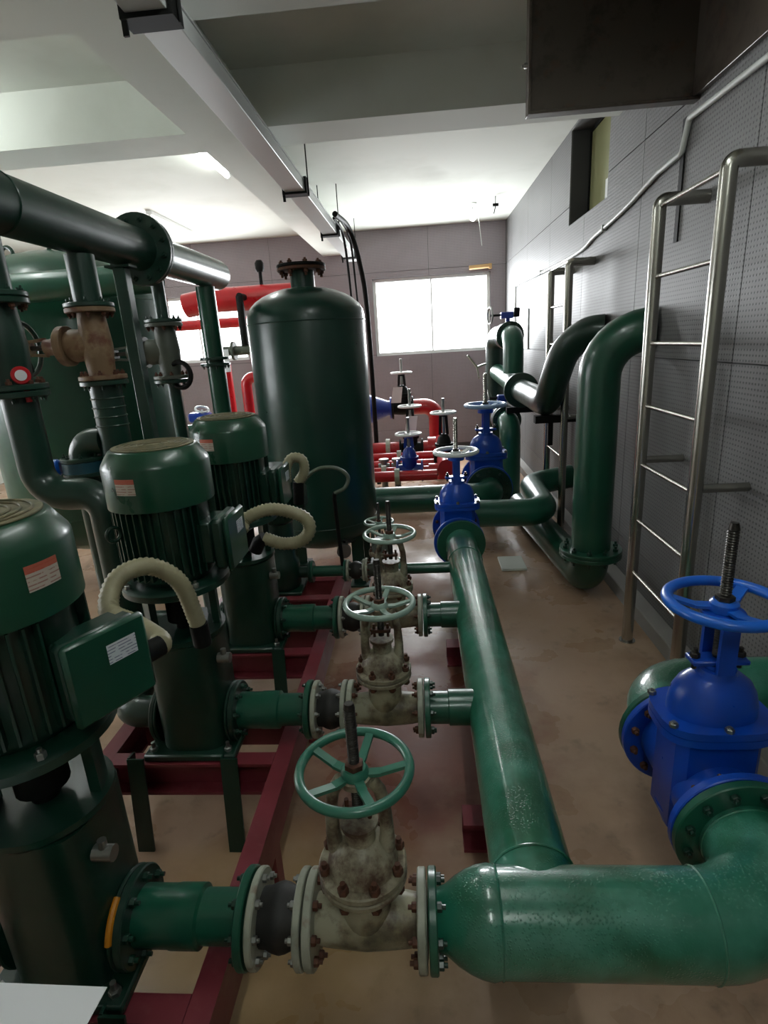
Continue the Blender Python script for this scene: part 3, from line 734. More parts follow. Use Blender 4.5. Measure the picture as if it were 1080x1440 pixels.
hose('flexible_conduit', 'thick beige corrugated conduit looping right of the middle pump',
     [(-0.665, 1.877, 1.1), (-0.655, 1.91, 1.135), (-0.56, 1.92, 1.165), (-0.45, 1.92, 1.135), (-0.425, 1.92, 1.085), (-0.46, 1.92, 1.04), (-0.53, 1.92, 1.03), (-0.6, 1.93, 1.05)], 0.025, 'hose',
     [(-0.6, 1.93, 1.05), (-0.625, 1.932, 1.035), (-0.645, 1.934, 1.0)], group='flexible motor conduits')
hose('flexible_conduit', 'grey corrugated conduit looped tightly beside the third pump',
     [(-0.665, 2.597, 1.1), (-0.67, 2.63, 1.16), (-0.64, 2.65, 1.21), (-0.59, 2.65, 1.2), (-0.585, 2.65, 1.14), (-0.62, 2.65, 1.09)], 0.026, 'hose',
     [(-0.62, 2.65, 1.09), (-0.625, 2.65, 1.02), (-0.63, 2.66, 0.98)], group='flexible motor conduits')
hose('flexible_conduit', 'thin grey conduit curling in front of the tank',
     [(-0.68, 3.0, 0.93), (-0.66, 2.95, 1.02), (-0.57, 2.93, 1.09), (-0.47, 2.93, 1.09), (-0.41, 2.93, 1.04), (-0.43, 2.93, 0.98), (-0.49, 2.93, 0.95)], 0.011, 'hose_dark',
     [(-0.49, 2.93, 0.95), (-0.496, 2.94, 0.92), (-0.5, 3.0, 0.7), (-0.5, 3.05, 0.476)], pitch=0.006, group='flexible motor conduits')

# ------------------------------------------------------------------ blue gate valves, local: pipe along Y, stem up
def make_blue_valve(loc, label, group, mat, wmat):
    t = thing('blue_gate_valve', label, 'valve', loc, group)
    P = lambda n, mb, m, **k: part(n, mb, m, t, None, **k)
    L = 0.19
    P('body', MB().lathe([(0.112, -L + 0.024), (0.115, 0), (0.112, L - 0.024)], (0, 0, 0), (0, 1, 0), 32)
      .lathe([(0.10, 0), (0.12, 0.06)], (0, 0, -0.16), (0, 0, 1), 28)
      .prism([(-0.115, -0.06), (-0.09, -0.088), (0.09, -0.088), (0.115, -0.06), (0.115, 0.06), (0.09, 0.088), (-0.09, 0.088), (-0.115, 0.06)], (0, 0, -0.12), (1, 0, 0), (0, 1, 0), (0, 0, 0.31)), mat)
    for s in (-1, 1):
        P('flange', MB().disc((0, s * (L - 0.024), 0), (0, s, 0), 0.168, 0.024, 44), mat)
        nuts(t, (0, s * (L - 0.0245), 0), (0, -s, 0), 0.14, 12, 0.0125, 0.013, 0.01, 'rust')
    b = MB()
    def oval(rx, ry, z0, h):
        pts = [(rx * math.copysign(abs(cos(q)) ** 0.6, cos(q)), ry * math.copysign(abs(sin(q)) ** 0.6, sin(q))) for q in [2 * pi * i / 32 for i in range(32)]]
        b.prism(pts, (0, 0, z0), (1, 0, 0), (0, 1, 0), (0, 0, h))
    oval(0.152, 0.112, 0.1905, 0.022); oval(0.152, 0.112, 0.2145, 0.022)
    P('bonnet_flange', b, mat)
    for (sx, sy) in ((-0.133, -0.074), (0.133, -0.074), (-0.133, 0.074), (0.133, 0.074), (0, -0.1), (0, 0.1)):
        P('bonnet_bolt', MB().hexnut((sx, sy, 0.237), (0, 0, 1), 0.012, 0.012, 0.004), 'steel')
    # domed bonnet, wider across the pipe
    vs = []; fs = []; prof = [(1.0, 0.237), (0.99, 0.265), (0.93, 0.30), (0.8, 0.33), (0.6, 0.35), (0.45, 0.358), (0.42, 0.375)]; n = 32
    for k, h in prof:
        for i in range(n):
            q = 2 * pi * i / n; vs.append((0.12 * k * cos(q), max(0.085 * k, 0.05 if k < 0.5 else 0) * sin(q), h))
    for j in range(len(prof) - 1):
        for i in range(n): fs.append((j * n + i, j * n + (i + 1) % n, (j + 1) * n + (i + 1) % n, (j + 1) * n + i))
    fs += [tuple(reversed(range(n))), tuple(range((len(prof) - 1) * n, len(prof) * n))]
    P('bonnet', MB().add(vs, fs), mat)
    P('gland', MB().box((-0.075, -0.028, 0.39), (0.075, 0.028, 0.405), 0.004).lathe([(0.035, 0.3755), (0.035, 0.389)], (0, 0, 0), (0, 0, 1), 20), mat)
    for s in (-1, 1): P('gland_bolt', MB().cyl((s * 0.06, 0, 0.37), (s * 0.06, 0, 0.389), 0.007, 10).hexnut((s * 0.06, 0, 0.4055), (0, 0, 1), 0.013, 0.014, 0.012), 'stem')
    y = MB()
    for s in (-1, 1):
        y.bar((0, s * 0.045, 0.376), (0, s * 0.045, 0.52), 0.045, 0.014, up=(0, 1, 0))
    y.disc((0, 0, 0.515), (0, 0, 1), 0.055, 0.03, 24)
    P('yoke', y, mat)
    z = 0.57
    hw = P('handwheel', MB().torus((0, 0, z), (0, 0, 1), 0.138, 0.016, 48, 12, 0.9).lathe([(0.036, z - 0.024), (0.036, z - 0.002), (0.028, z + 0.006)], (0, 0, 0), (0, 0, 1), 22), wmat)
    sp = MB().bar((0.028, 0, z - 0.014), (0.07, 0, z - 0.016), 0.034, 0.008).bar((0.069, 0, z - 0.016), (0.13, 0, z + 0.0), 0.03, 0.009).mesh('spoke')
    for i in range(3):
        o = link('spoke', sp, wmat, hw); o.matrix_local = Matrix.Rotation(2 * pi * i / 3 + 0.75, 4, 'Z')
    P('stem_nut', MB().hexnut((0, 0, z + 0.006), (0, 0, 1), 0.024, 0.014), 'stem')
    pr = [(0.012, 0.4)]; h = 0.41
    while h < 0.775: pr += [(0.0125, h), (0.015, h + 0.003)]; h += 0.0072
    pr += [(0.012, 0.786), (0.010, 0.792)]
    P('stem', MB().lathe(pr, (0, 0, 0), (0, 0, 1), 14), 'stem')
    return t
bd = make_blue_valve((XE, 1.395, ZA), 'large bright blue gate valve with blue handwheel on the front elbow at right', 'blue gate valves', 'blue', 'blue_wheel')
o = dup(bd, (XH - 0.01, 3.455 + 0.192, ZA), label='blue gate valve with handwheel whitened for the window reflection at the far end of the header pipe')
for k in ('handwheel', 'spoke'): recolour(o, k, 'wheel_white')  # blue wheel whitened so its colour carries the window's reflection
recolour(o, 'stem', 'stainless')
o = dup(bd, (0.575, 5.06, 0.43), label='blue gate valve with blue handwheel tinted pale for the window reflection near the far right wall', scale=1.25)
for k in ('handwheel', 'spoke'): recolour(o, k, 'wheel_blue_lit')
recolour(o, 'stem', 'stainless')
# elbow behind the front blue valve, into the right wall
pipe('elbow_pipe', 'green elbow behind the front blue valve turning into the right wall', [(XE, 1.588, ZA), (XE, 1.83, ZA), (XR - 0.0135, 1.83, ZA)], RF, 'green_wet', R=0.17, seg=36,
     flanges=(((XE, 1.588, ZA), (0, 1, 0), 0.168, 0.024, 'green', 0),))

# ------------------------------------------------------------------ riser at the right wall with its floor elbow
RX, RY = 1.075, 3.5
pipe('riser_pipe', 'tall green riser pipe bending into the right wall beside the steel ladder', [(RX, RY, 0.335), (RX, RY, 1.69), (XR - 0.0135, RY - 0.06, 1.71)], 0.122, 'green_mid', R=0.26, seg=40,
     flanges=(((RX, RY, 0.361), (0, 0, -1), 0.195, 0.026, 'green_mid', 10),))
t = pipe('floor_pipe', 'green elbow under the riser and pipe along the floor by the wall', [(RX, RY, 0.308), (RX, RY, 0.135), (0.93, 5.3, 0.135)], 0.118, 'green_mid', R=0.145, seg=36,
     flanges=(((RX, RY, 0.308), (0, 0, 1), 0.195, 0.026, 'green_mid', 10),))

# ------------------------------------------------------------------ pipes at the far right
pipe('looping_pipe', 'green pipe snaking from the blue valve to the right wall near the floor', [(XH - 0.01, 3.842, 0.42), (XH - 0.01, 4.15, 0.42), (0.93, 4.15, 0.41), (0.95, 4.92, 0.43), (XR - 0.0135, 5.05, 0.46)], 0.105, 'green', R=[0.15, 0.17, 0.17], seg=28,
     flanges=(((XH - 0.01, 3.842, 0.42), (0, 1, 0), 0.168, 0.024, 'green', 0),))
pipe('cross_pipe', 'green pipe crossing the room behind the tank toward the blue valve', [(-1.75, 4.6, 0.42), (0.575, 4.6, 0.43), (0.575, 4.818, 0.43)], 0.115, 'green', R=0.16, seg=28,
     flanges=(((0.575, 4.796, 0.43), (0, 1, 0), 0.2, 0.022, 'green_dark', 10),))
pipe('wall_pipe', 'short green bend hidden behind the far blue valve', [(0.575, 5.302, 0.43), (0.575, 5.5, 0.43), (0.575, 5.5, 0.0005)], 0.11, 'green', R=0.12, seg=24)
pipe('bent_pipe', 'dark green pipe on a black bracket bending up into the right wall', [(1.03, 5.86, 1.18), (1.03, 5.2, 1.18), (1.035, 4.72, 1.185), (1.045, 4.52, 1.36), (1.1, 4.42, 1.58), (1.22, 4.33, 1.70), (XR - 0.0135, 4.28, 1.72)], 0.11, 'green_dark', seg=30, smoothpath=True,
     flanges=(((1.03, 5.852, 1.18), (0, 1, 0), 0.175, 0.022, 'green_dark', 0), ))
pipe('wall_pipe', 'green flanged pipe running back along the far right wall above the valves', [(1.03, 5.878, 1.18), (1.03, 6.5, 1.215), (0.98, 7.27, 1.29)], 0.1, 'green', R=2, seg=28,
     flanges=(((1.03, 5.878, 1.18), (0, 1, 0), 0.175, 0.022, 'green_dark', 0),))
t = thing('pipe_bracket', 'black wall bracket under the bent green pipe', 'bracket', (1.1, 4.72, 1.03)); L0 = (1.1, 4.72, 1.03)
part('channel', MB().box((0.94, 4.68, 1.01), (XR - 0.0135, 4.76, 1.07)), 'black', t, L0)
part('hanger', MB().box((1.05, 4.7, 0.82), (1.09, 4.74, 1.0095)), 'black', t, L0)
part('hanger', MB().box((1.3, 4.7, 0.7), (XR - 0.0135, 4.73, 1.0095)), 'black', t, L0)
t = thing('pipe_bracket', 'black wall bracket under the flange of the far wall pipe', 'bracket', (1.1, 6.0, 0.95)); L0 = (1.1, 6.0, 0.95)
part('channel', MB().box((0.9, 5.96, 0.94), (XR - 0.0135, 6.04, 1.0)), 'black', t, L0)
def swan_neck(x, yv, yf, z0, z, label, lab2):
    pipe('swan_neck_pipe', label, [(x, yv, z0), (x, yv, z), (x, yf, z)], 0.11, 'green', R=0.14, seg=28,
         flanges=(((x, yf, z), (0, 1, 0), 0.155, 0.022, 'green_dark', 10),))
    L0 = (x, yf + 0.2, z); v = thing('butterfly_valve', lab2, 'valve', L0); y = yf + 0.024
    part('flange', MB().disc((x, y, z), (0, 1, 0), 0.15, 0.02, 32), 'steel', v, L0)
    part('bellows', MB().lathe([(0.11, 0), (0.145, 0.025), (0.11, 0.05), (0.145, 0.075), (0.11, 0.1)], (x, y + 0.021, z), (0, 1, 0), 28), 'steel', v, L0)
    part('flange', MB().disc((x, y + 0.122, z), (0, 1, 0), 0.15, 0.02, 32), 'steel', v, L0)
    part('body', MB().ring((x, y + 0.143, z), (0, 1, 0), 0.145, 0.1, 0.06, 32), 'blue_far', v, L0)
    part('flange', MB().disc((x, y + 0.204, z), (0, 1, 0), 0.15, 0.02, 32), 'steel', v, L0)
    part('neck', MB().cyl((x, y + 0.173, z + 0.14), (x, y + 0.173, z + 0.2), 0.025, 14).box((x - 0.08, y + 0.12, z + 0.19), (x + 0.06, y + 0.22, z + 0.26), 0.01), 'blue_far', v, L0)
    part('gearbox', MB().box((x + 0.065, y + 0.12, z + 0.2), (x + 0.13, y + 0.22, z + 0.3), 0.01).cyl((x - 0.2, y + 0.17, z + 0.23), (x - 0.08, y + 0.17, z + 0.23), 0.012, 8), 'black', v, L0)
    part('handwheel', MB().torus((x - 0.2, y + 0.17, z + 0.23), (1, 0.2, 0), 0.09, 0.01, 28, 8), 'steel', v, L0)
    return y + 0.226
ye = swan_neck(1.03, 6.38, 6.6, 1.325, 1.72, 'green swan-neck pipe rising to a flange in the far right corner', 'blue butterfly valve with ribbed steel collar, high in the far right corner')
swan_neck(0.93, 5.94, 6.14, 0.0005, 0.84, 'green swan-neck pipe standing below the far wall pipe', 'blue butterfly valve low behind the swan-neck pipe by the far right wall')
t = pipe('standpipe', 'dark green vertical pipe with pale lever in the far right corner', [(1.03, ye, 1.72), (0.97, 7.4, 1.72), (0.95, 7.4, 0.0005)], 0.12, 'green_dark', R=0.16, seg=26)
part('lever', MB().bar((0.84, 7.32, 1.40), (0.72, 7.25, 1.37), 0.03, 0.02).bar((0.72, 7.25, 1.37), (0.6, 7.2, 1.52), 0.03, 0.02).bar((0.72, 7.25, 1.37), (0.75, 7.25, 1.22), 0.025, 0.02), 'pale', t, (1.03, ye, 1.72))

# ------------------------------------------------------------------ tanks
def tank(name, label, x, y, R, zb, zs, legs, noz=True, mat='green_tank'):
    t = thing(name, label, 'tank', (x, y, 0)); L0 = (x, y, 0)
    hd = R * 0.5; prof = []
    for i in range(9): q = -pi / 2 + i / 8 * pi / 2; prof.append((max(R * cos(q), 0.001), zb + hd + hd * sin(q)))
    for i in range(9): q = i / 8 * pi / 2; prof.append((max(R * cos(q), 0.001), zs + hd * sin(q)))
    part('shell', MB().lathe(prof, (x, y, 0), (0, 0, 1), 64), mat, t, L0, sharp=60)
    for z in (zs - 0.03, zb + hd + 0.03): part('weld_seam', MB().torus((x, y, z), (0, 0, 1), R, 0.004, 64, 6), mat, t, L0)
    for a in legs:
        px, py = x + R * 0.86 * cos(a), y + R * 0.86 * sin(a)
        part('leg', MB().box((px - 0.045, py - 0.006, 0.0005), (px + 0.045, py + 0.006, zb + hd + 0.1)).box((px - 0.006, py + 0.006, 0.0005), (px + 0.006, py + 0.07, zb + hd + 0.1)), 'green_dark', t, L0)
        part('foot_plate', MB().box((px - 0.07, py - 0.06, 0.0005), (px + 0.07, py + 0.09, 0.012)), 'green_dark', t, L0)
    if noz:
        zt = zs + hd
        part('nozzle', MB().cyl((x, y, zt - 0.02), (x, y, zt + 0.1), 0.082, 28), mat, t, L0)
        part('flange', MB().disc((x, y, zt + 0.1), (0, 0, 1), 0.165, 0.02, 32), 'rust', t, L0)
        part('cover_plate', MB().disc((x, y, zt + 0.123), (0, 0, 1), 0.165, 0.018, 32), 'black', t, L0)
        nuts(t, (x, y, zt + 0.0995), (0, 0, -1), 0.135, 8, 0.018, 0.02, 0.02, 'rust', off=L0)
        nuts(t, (x, y, zt + 0.1415), (0, 0, 1), 0.135, 8, 0.016, 0.016, 0.01, 'rust', off=L0)
    return t
tank('pressure_tank', 'tall dark green pressure tank with domed top and bolted top flange', -0.77, 4.05, 0.405, 0.26, 1.92, [0.7, 2.44, -0.7, -2.44])
t2 = tank('pressure_tank', 'big green tank half hidden at the far left behind the drop pipes', -2.62, 4.35, 0.7, 0.25, 2.16, [0.8, 2.3, -0.8, -2.3], noz=False, mat='green_mid')
for a in (0.0, 0.35):
    part('lifting_lug', MB().torus((-2.85 + a, 4.1, 2.47), (0.2, 1, 0), 0.05, 0.014, 20, 8), 'green_dark', t2, (-2.62, 4.35, 0))
t = thing('drain_valve', 'small bright drain valve under the tall green tank', 'valve', (-0.58, 3.74, 0.36)); L0 = (-0.58, 3.74, 0.36)
part('body', MB().cyl((-0.6, 3.86, 0.35), (-0.58, 3.66, 0.35), 0.028, 14).lathe([(0.05, -0.02), (0.05, 0.02)], (-0.575, 3.62, 0.35), (0.1, -1, 0), 16), 'steel', t, L0)
part('lever', MB().cyl((-0.58, 3.68, 0.378), (-0.58, 3.68, 0.41), 0.01, 10).bar((-0.58, 3.68, 0.41), (-0.5, 3.6, 0.42), 0.02, 0.008), 'black', t, L0)
# horizontal pipe in front of the left tank
pipe('cross_pipe', 'green horizontal pipe crossing high in front of the far left tank', [(-4.2, 3.45, 2.15), (-1.51, 3.45, 2.17)], 0.085, 'green')

# ------------------------------------------------------------------ overhead suction header and its drops
OX, OZ, OR = -1.4, 2.25, 0.1
pipe('overhead_header', 'thick dark green overhead pipe at left with a big flange', [(OX, -0.6, OZ), (OX, 3.03, OZ)], OR, 'green_dark', seg=36,
     flanges=(((OX, 3.008, OZ), (0, 1, 0), 0.172, 0.022, 'green_dark', 12),), seams=(((OX, 2.0, OZ), (0, 1, 0), OR),))
pipe('overhead_header', 'short far end of the overhead green pipe with domed cap', [(OX, 3.034, OZ), (OX, 4.16, OZ)], OR, 'green_mid', R=0.01, seg=36,
     flanges=(((OX, 3.034, OZ), (0, 1, 0), 0.172, 0.022, 'green_dark', 0),))
def drop(y, label, lower='left', r=0.058, zv=1.79, mat='green_dark', withelbow=True, vm='tan', vlabel='', wheel=True, sgn=-1):
    t = pipe('drop_pipe', label, [(OX, y, OZ - OR - 0.0005), (OX, y, zv + 0.152)], r, mat, seg=24, group='drop pipes under the overhead header',
             flanges=(((OX, y, zv + 0.17), (0, 0, -1), 0.1, 0.018, 'green_dark', 8),))
    v = thing('gate_valve', vlabel, 'valve', (OX, y, zv)); L0 = (OX, y, zv)
    part('body', MB().lathe([(0.055, -0.13), (0.062, -0.05), (0.066, 0), (0.062, 0.05), (0.055, 0.13)], (OX, y, zv), (0, 0, 1), 26)
         .lathe([(0.06, 0.0), (0.066, 0.06), (0.07, 0.1), (0.062, 0.12)], (OX, y, zv), (sgn, 0, 0), 26), vm, v, L0)
    for s in (-1, 1):
        part('flange', MB().disc((OX, y, zv + s * 0.13), (0, 0, s), 0.1, 0.02, 32), vm, v, L0)
        nuts(v, (OX, y, zv + s * 0.1295), (0, 0, -s), 0.082, 8, 0.011, 0.012, 0.008, 'rust', off=L0)
    part('bonnet_flange', MB().disc((OX + sgn * 0.121, y, zv), (sgn, 0, 0), 0.085, 0.034, 32), vm, v, L0)
    part('bonnet', MB().lathe([(0.05, 0.156), (0.035, 0.19), (0.035, 0.23)], (OX, y, zv), (sgn, 0, 0), 20), vm, v, L0)
    part('yoke', MB().bar((OX + sgn * 0.23, y, zv + 0.035), (OX + sgn * 0.3, y, zv + 0.028), 0.02, 0.012).bar((OX + sgn * 0.23, y, zv - 0.035), (OX + sgn * 0.3, y, zv - 0.028), 0.02, 0.012).disc((OX + sgn * 0.3, y, zv), (sgn, 0, 0), 0.036, 0.02, 18), vm, v, L0)
    part('stem', MB().cyl((OX + sgn * 0.2, y, zv), (OX + sgn * 0.45, y, zv), 0.011, 10), 'stem', v, L0)
    if wheel:
        x = OX + sgn * 0.34
        hw = part('handwheel', MB().torus((x, y, zv), (1, 0, 0), 0.115, 0.011, 40, 8).disc((x - 0.01, y, zv), (1, 0, 0), 0.026, 0.02, 16), 'green_dark', v, L0)
        for i in range(5):
            q = 2 * pi * i / 5; c = Vector((x, y, zv)); e = Vector((0, cos(q), sin(q)))
            link('spoke', MB().bar(c + e * 0.02, c + e * 0.112, 0.018, 0.008, up=(1, 0, 0)).mesh('spoke', L0), 'green_dark', hw)
    # lower leg with check valve, elbow, butterfly valve and pipe down to the pump
    xb = OX - 0.17
    if withelbow and lower == 'right':
        pipe('drop_pipe', label.replace('drop pipe', 'lower bent pipe'), [(OX, y, zv - 0.153), (OX, y, 1.26), (-1.17, y, 1.26), (-1.17, y, ZA), (-1.17, y - 0.16, ZA), (XP - 0.136, y - 0.16, ZA)], r, mat, seg=24, R=[0.1, 0.08, 0.078, 0.078], group='drop pipes under the overhead header',
             flanges=(((OX, y, zv - 0.173), (0, 0, 1), 0.1, 0.02, 'green_dark', 8), ((XP - 0.136, y - 0.16, ZA), (-1, 0, 0), 0.105, 0.018, 'green_dark', 0)))
    elif withelbow:
        pipe('drop_pipe', label.replace('drop pipe', 'lower bent pipe'), [(OX - 0.055, y, 1.37), (xb, y, 1.37), (xb, y, 1.285)], r * 1.05, mat, seg=24, R=[0.075], group='drop pipes under the overhead header',
             flanges=(((xb, y, 1.303), (0, 0, -1), 0.1, 0.018, 'green_dark', 8),))
        st = pipe('drop_pipe', label.replace('drop pipe', 'ribbed lower pipe'), [(OX, y, zv - 0.153), (OX, y, 1.2)], r * 1.15, mat, seg=24, group='drop pipes under the overhead header',
             flanges=(((OX, y, zv - 0.173), (0, 0, 1), 0.1, 0.02, 'green_dark', 8),), seams=[((OX, y, q), (0, 0, 1), r * 1.16) for q in (1.56, 1.52, 1.48, 1.44)])
        bv = thing('butterfly_valve', 'blue butterfly valve under the bend of the ' + label, 'valve', (xb, y, 1.25)); LB = (xb, y, 1.25)
        part('body', MB().ring((xb, y, 1.235), (0, 0, 1), 0.098, 0.06, 0.048, 32), 'teal', bv, LB)
        part('gearbox', MB().lathe([(0.03, 0), (0.04, 0.01), (0.04, 0.05), (0.03, 0.06)], (xb - 0.1, y - 0.03, 1.26), (-1, -0.3, 0), 18), 'blue_wheel', bv, LB)
        pipe('drop_pipe', label.replace('drop pipe', 'suction pipe'), [(xb, y, 1.234), (xb, y, ZA), (XP - 0.136, y, ZA)], r, mat, seg=22, R=0.1, group='drop pipes under the overhead header',
             flanges=(((xb, y, 1.216), (0, 0, 1), 0.1, 0.018, 'green_dark', 8), ((XP - 0.136, y, ZA), (-1, 0, 0), 0.105, 0.018, 'green_dark', 0)))
    else:
        pipe('drop_pipe', label.replace('drop pipe', 'lower pipe'), [(OX, y, zv - 0.153), (OX, y, 0.0005)], r, mat, seg=20, group='drop pipes under the overhead header',
             flanges=(((OX, y, zv - 0.173), (0, 0, 1), 0.1, 0.02, 'green_dark', 8),))
drop(2.46, 'green drop pipe with the tan rusty valve', vlabel='tan rusty gate valve on the drop pipe with dark wheel facing left')
drop(1.9, 'green drop pipe at the left picture edge', lower='right', vm='green_dark', vlabel='dark green gate valve on the drop pipe at the left edge')
drop(3.17, 'thin green drop pipe behind the post', r=0.035, vm='valve_grey', zv=1.75, withelbow=False, vlabel='grey gate valve on the thin drop pipe before the far left window', wheel=False)
pipe('drop_pipe', 'green drop pipe with coupling under the capped header end', [(OX, 3.9, OZ - OR - 0.0005), (OX, 3.9, 0.0005)], 0.062, 'green_mid', seg=24, group='drop pipes under the overhead header',
     flanges=(((OX, 3.9, 1.64), (0, 0, 1), 0.1, 0.02, 'green_dark', 8), ((OX, 3.9, 1.68), (0, 0, 1), 0.1, 0.02, 'green_dark', 0)))
t = thing('pressure_gauge', 'small red and white gauge on the drop pipe at the left edge', 'gauge', (-1.33, 1.86, 1.68)); L0 = (-1.33, 1.86, 1.68)
gd = Vector((0.6, -0.8, 0)).normalized(); gc = Vector((-1.345, 1.86, 1.69))
part('case', MB().disc(gc - gd * 0.015, gd, 0.03, 0.03, 24).cyl((-1.34, 1.865, 1.6), (-1.34, 1.865, 1.66), 0.01, 10), 'red', t, L0)
part('dial', MB().disc(gc + gd * 0.0152, gd, 0.018, 0.002, 24, 0.0005), 'paper_plain', t, L0)
t = thing('hose_loop', 'small dark hose loop hanging beside the thin drop pipe', 'hose', (-1.32, 3.15, 1.6)); part('loop', MB().torus((-1.33, 3.12, 1.62), (0.3, 1, 0), 0.07, 0.014, 24, 8), 'black', t, (-1.32, 3.15, 1.6))
t = thing('support_post', 'slim green post propping the overhead pipe', 'post', (OX, 2.8, 0)); L0 = (OX, 2.8, 0)
part('column', MB().box((OX - 0.03, 2.77, 0.012), (OX + 0.03, 2.83, OZ - OR - 0.012), 0.004), 'green_dark', t, L0)
part('saddle', MB().box((OX - 0.06, 2.76, OZ - OR - 0.0115), (OX + 0.06, 2.84, OZ - OR - 0.0015)), 'green_dark', t, L0)
part('base_plate', MB().box((OX - 0.07, 2.73, 0.0005), (OX + 0.07, 2.87, 0.0115)), 'green_dark', t, L0)

# ------------------------------------------------------------------ stainless ladders at the right wall
def ladder(label, x, y0, y1, zt, nr, zr0):
    t = thing('wall_ladder', label, 'ladder', (x, y0, 0), 'stainless ladders'); L0 = (x, y0, 0); r = 0.03
    for y in (y0, y1):
        part('rail', MB().tube(fillet([(x, y, 0.006), (x, y, zt), (XR - 0.0135, y, zt)], 0.032, 6), r, 20), 'stainless', t, L0)
        part('foot_plate', MB().disc((x, y, 0.0005), (0, 0, 1), 0.045, 0.005, 20, 0.001), 'stainless', t, L0)
        part('standoff', MB().cyl((x + r * 0.8, y, 1.06), (XR - 0.0135, y, 1.06), 0.019, 14), 'stainless', t, L0)
    for i in range(nr):
        z = zr0 + 0.302 * i
        part('rung', MB().cyl((x, y0 + 0.02, z), (x, y1 - 0.02, z), 0.0105, 12), 'stainless', t, L0)
ladder('tall stainless steel ladder on the right wall, nearest', 1.133, 2.33, 2.93, 2.275, 7, 0.435)
ladder('stainless steel ladder farther back, partly behind the dark bent pipe', 1.16, 4.63, 5.23, 2.22, 7, 0.42)

# ------------------------------------------------------------------ cable tray and its hangers
t = thing('cable_trunking', 'long pale cable trunking under the ceiling beam with black clamps', 'cable tray', (-0.89, 1.0, 2.86)); L0 = (-0.89, 1.0, 2.86)
part('channel', MB().box((-0.965, -1.0, 2.862), (-0.815, 8.6, 2.935), 0.003), 'tray', t, L0)
part('lid', MB().box((-0.97, -1.0, 2.9355), (-0.81, 8.6, 2.945)), 'tray', t, L0)
for y in (0.6, 2.33, 4.75, 6.5, 8.2):
    b = MB().box((-0.985, y - 0.05, 2.845), (-0.795, y + 0.05, 2.8615)).box((-0.985, y - 0.05, 2.8616), (-0.971, y + 0.05, 2.96)).box((-0.809, y - 0.05, 2.8616), (-0.795, y + 0.05, 2.96)).box((-0.97, y - 0.05, 2.9455), (-0.81, y + 0.05, 2.96)).box((-0.985, y - 0.04, 2.8), (-0.965, y - 0.03, 2.845))
    part('clamp', b, 'black', t, L0)
    for x in (-0.99, -0.79):
        part('hanging_rod', MB().cyl((x, y, 2.84), (x, y, ZC - 0.0005), 0.005, 8), 'black', t, L0)
for k, (pts, r) in enumerate(([[(-0.76, 6.0, 2.955), (-0.7, 6.6, 2.93), (-0.62, 6.75, 2.6), (-0.57, 6.8, 2.0), (-0.56, 6.8, 0.03)], 0.028], [[(-0.8, 6.2, 2.96), (-0.78, 6.7, 2.9), (-0.76, 6.85, 2.5), (-0.75, 6.9, 1.8), (-0.75, 6.9, 0.02)], 0.014], [[(-0.74, 6.2, 2.955), (-0.71, 6.75, 2.85), (-0.69, 6.85, 2.4), (-0.68, 6.9, 1.8), (-0.68, 6.9, 0.02)], 0.012])):
    loc = Vector(pts[0]); c = thing('power_cable', ('thick black cable arching down from the trunking', 'thin black cable dropping nearest the tank from the trunking', 'thin black cable between the other two')[k], 'cable', loc, 'black cables from the trunking')
    part('sheath', MB().tube(spline(pts, 8), r, 10), 'black', c, loc)

# ------------------------------------------------------------------ lamps
def batten(label, x, y0, y1, mat):
    t = thing('batten_light', label, 'lamp', (x, y0, ZC), 'ceiling lamps')
    L0 = (x, y0, ZC)
    part('housing', MB().box((x - 0.035, y0, ZC - 0.04), (x + 0.035, y1, ZC - 0.0005), 0.004), 'frame_white', t, L0)
    for y in (y0 + 0.01, y1 - 0.03): part('lamp_holder', MB().box((x - 0.012, y, ZC - 0.075), (x + 0.012, y + 0.02, ZC - 0.0402)), 'frame_white', t, L0)
    part('tube', MB().cyl((x, y0 + 0.031, ZC - 0.068), (x, y1 - 0.031, ZC - 0.068), 0.022, 14), mat, t, L0)
batten('glowing fluorescent batten half hidden behind the ceiling beam', -1.68, 4.95, 5.7, 'tube')
batten('added fill batten, out of view on the ceiling bay above the front valve', 0.15, 1.1, 2.2, 'tube')  # unseen lamp added to brighten the floor and front pipes
batten('added fill batten on the ceiling behind the camera', 0.2, -1.4, -0.4, 'tube_fill')  # unseen lamp added as fill for the near valve
batten('fluorescent batten on the left ceiling bay outside the picture', -2.9, 2.8, 3.8, 'tube')
batten('fluorescent batten on the far left ceiling', -3.03, 6.95, 8.2, 'tube_dim')
t = thing('ceiling_bulb', 'bare glowing bulb on the ceiling before the back wall', 'lamp', (0.75, 7.85, ZC), 'ceiling lamps'); L0 = (0.75, 7.85, ZC)
part('holder', MB().lathe([(0.05, 0), (0.05, 0.02), (0.025, 0.05), (0.025, 0.08)], (0.75, 7.85, ZC - 0.0005), (0, 0, -1), 18), 'frame_white', t, L0)
pr = [(0.02, 0.08)] + [(0.02 + 0.035 * sin(pi * i / 10) , 0.085 + 0.12 * i / 10) for i in range(1, 10)] + [(0.004, 0.21)]
part('bulb', MB().lathe(pr, (0.75, 7.85, ZC), (0, 0, -1), 18), 'tube', t, L0)
part('pull_cord', MB().tube([(0.8, 7.85, ZC - 0.0005), (0.83, 7.85, ZC - 0.25), (0.86, 7.85, ZC - 0.5)], 0.004, 6), 'pvc', t, L0)
t = thing('ceiling_hook', 'small black hook hanging from the far ceiling', 'hook', (1.0, 7.6, ZC)); part('hook', MB().cyl((0, 0, -0.0005), (0, 0, -0.08), 0.006, 8).box((-0.035, -0.02, -0.11), (0.035, 0.02, -0.0805)).cyl((0, 0, -0.11), (-0.02, 0, -0.19), 0.006, 8), 'black', t)

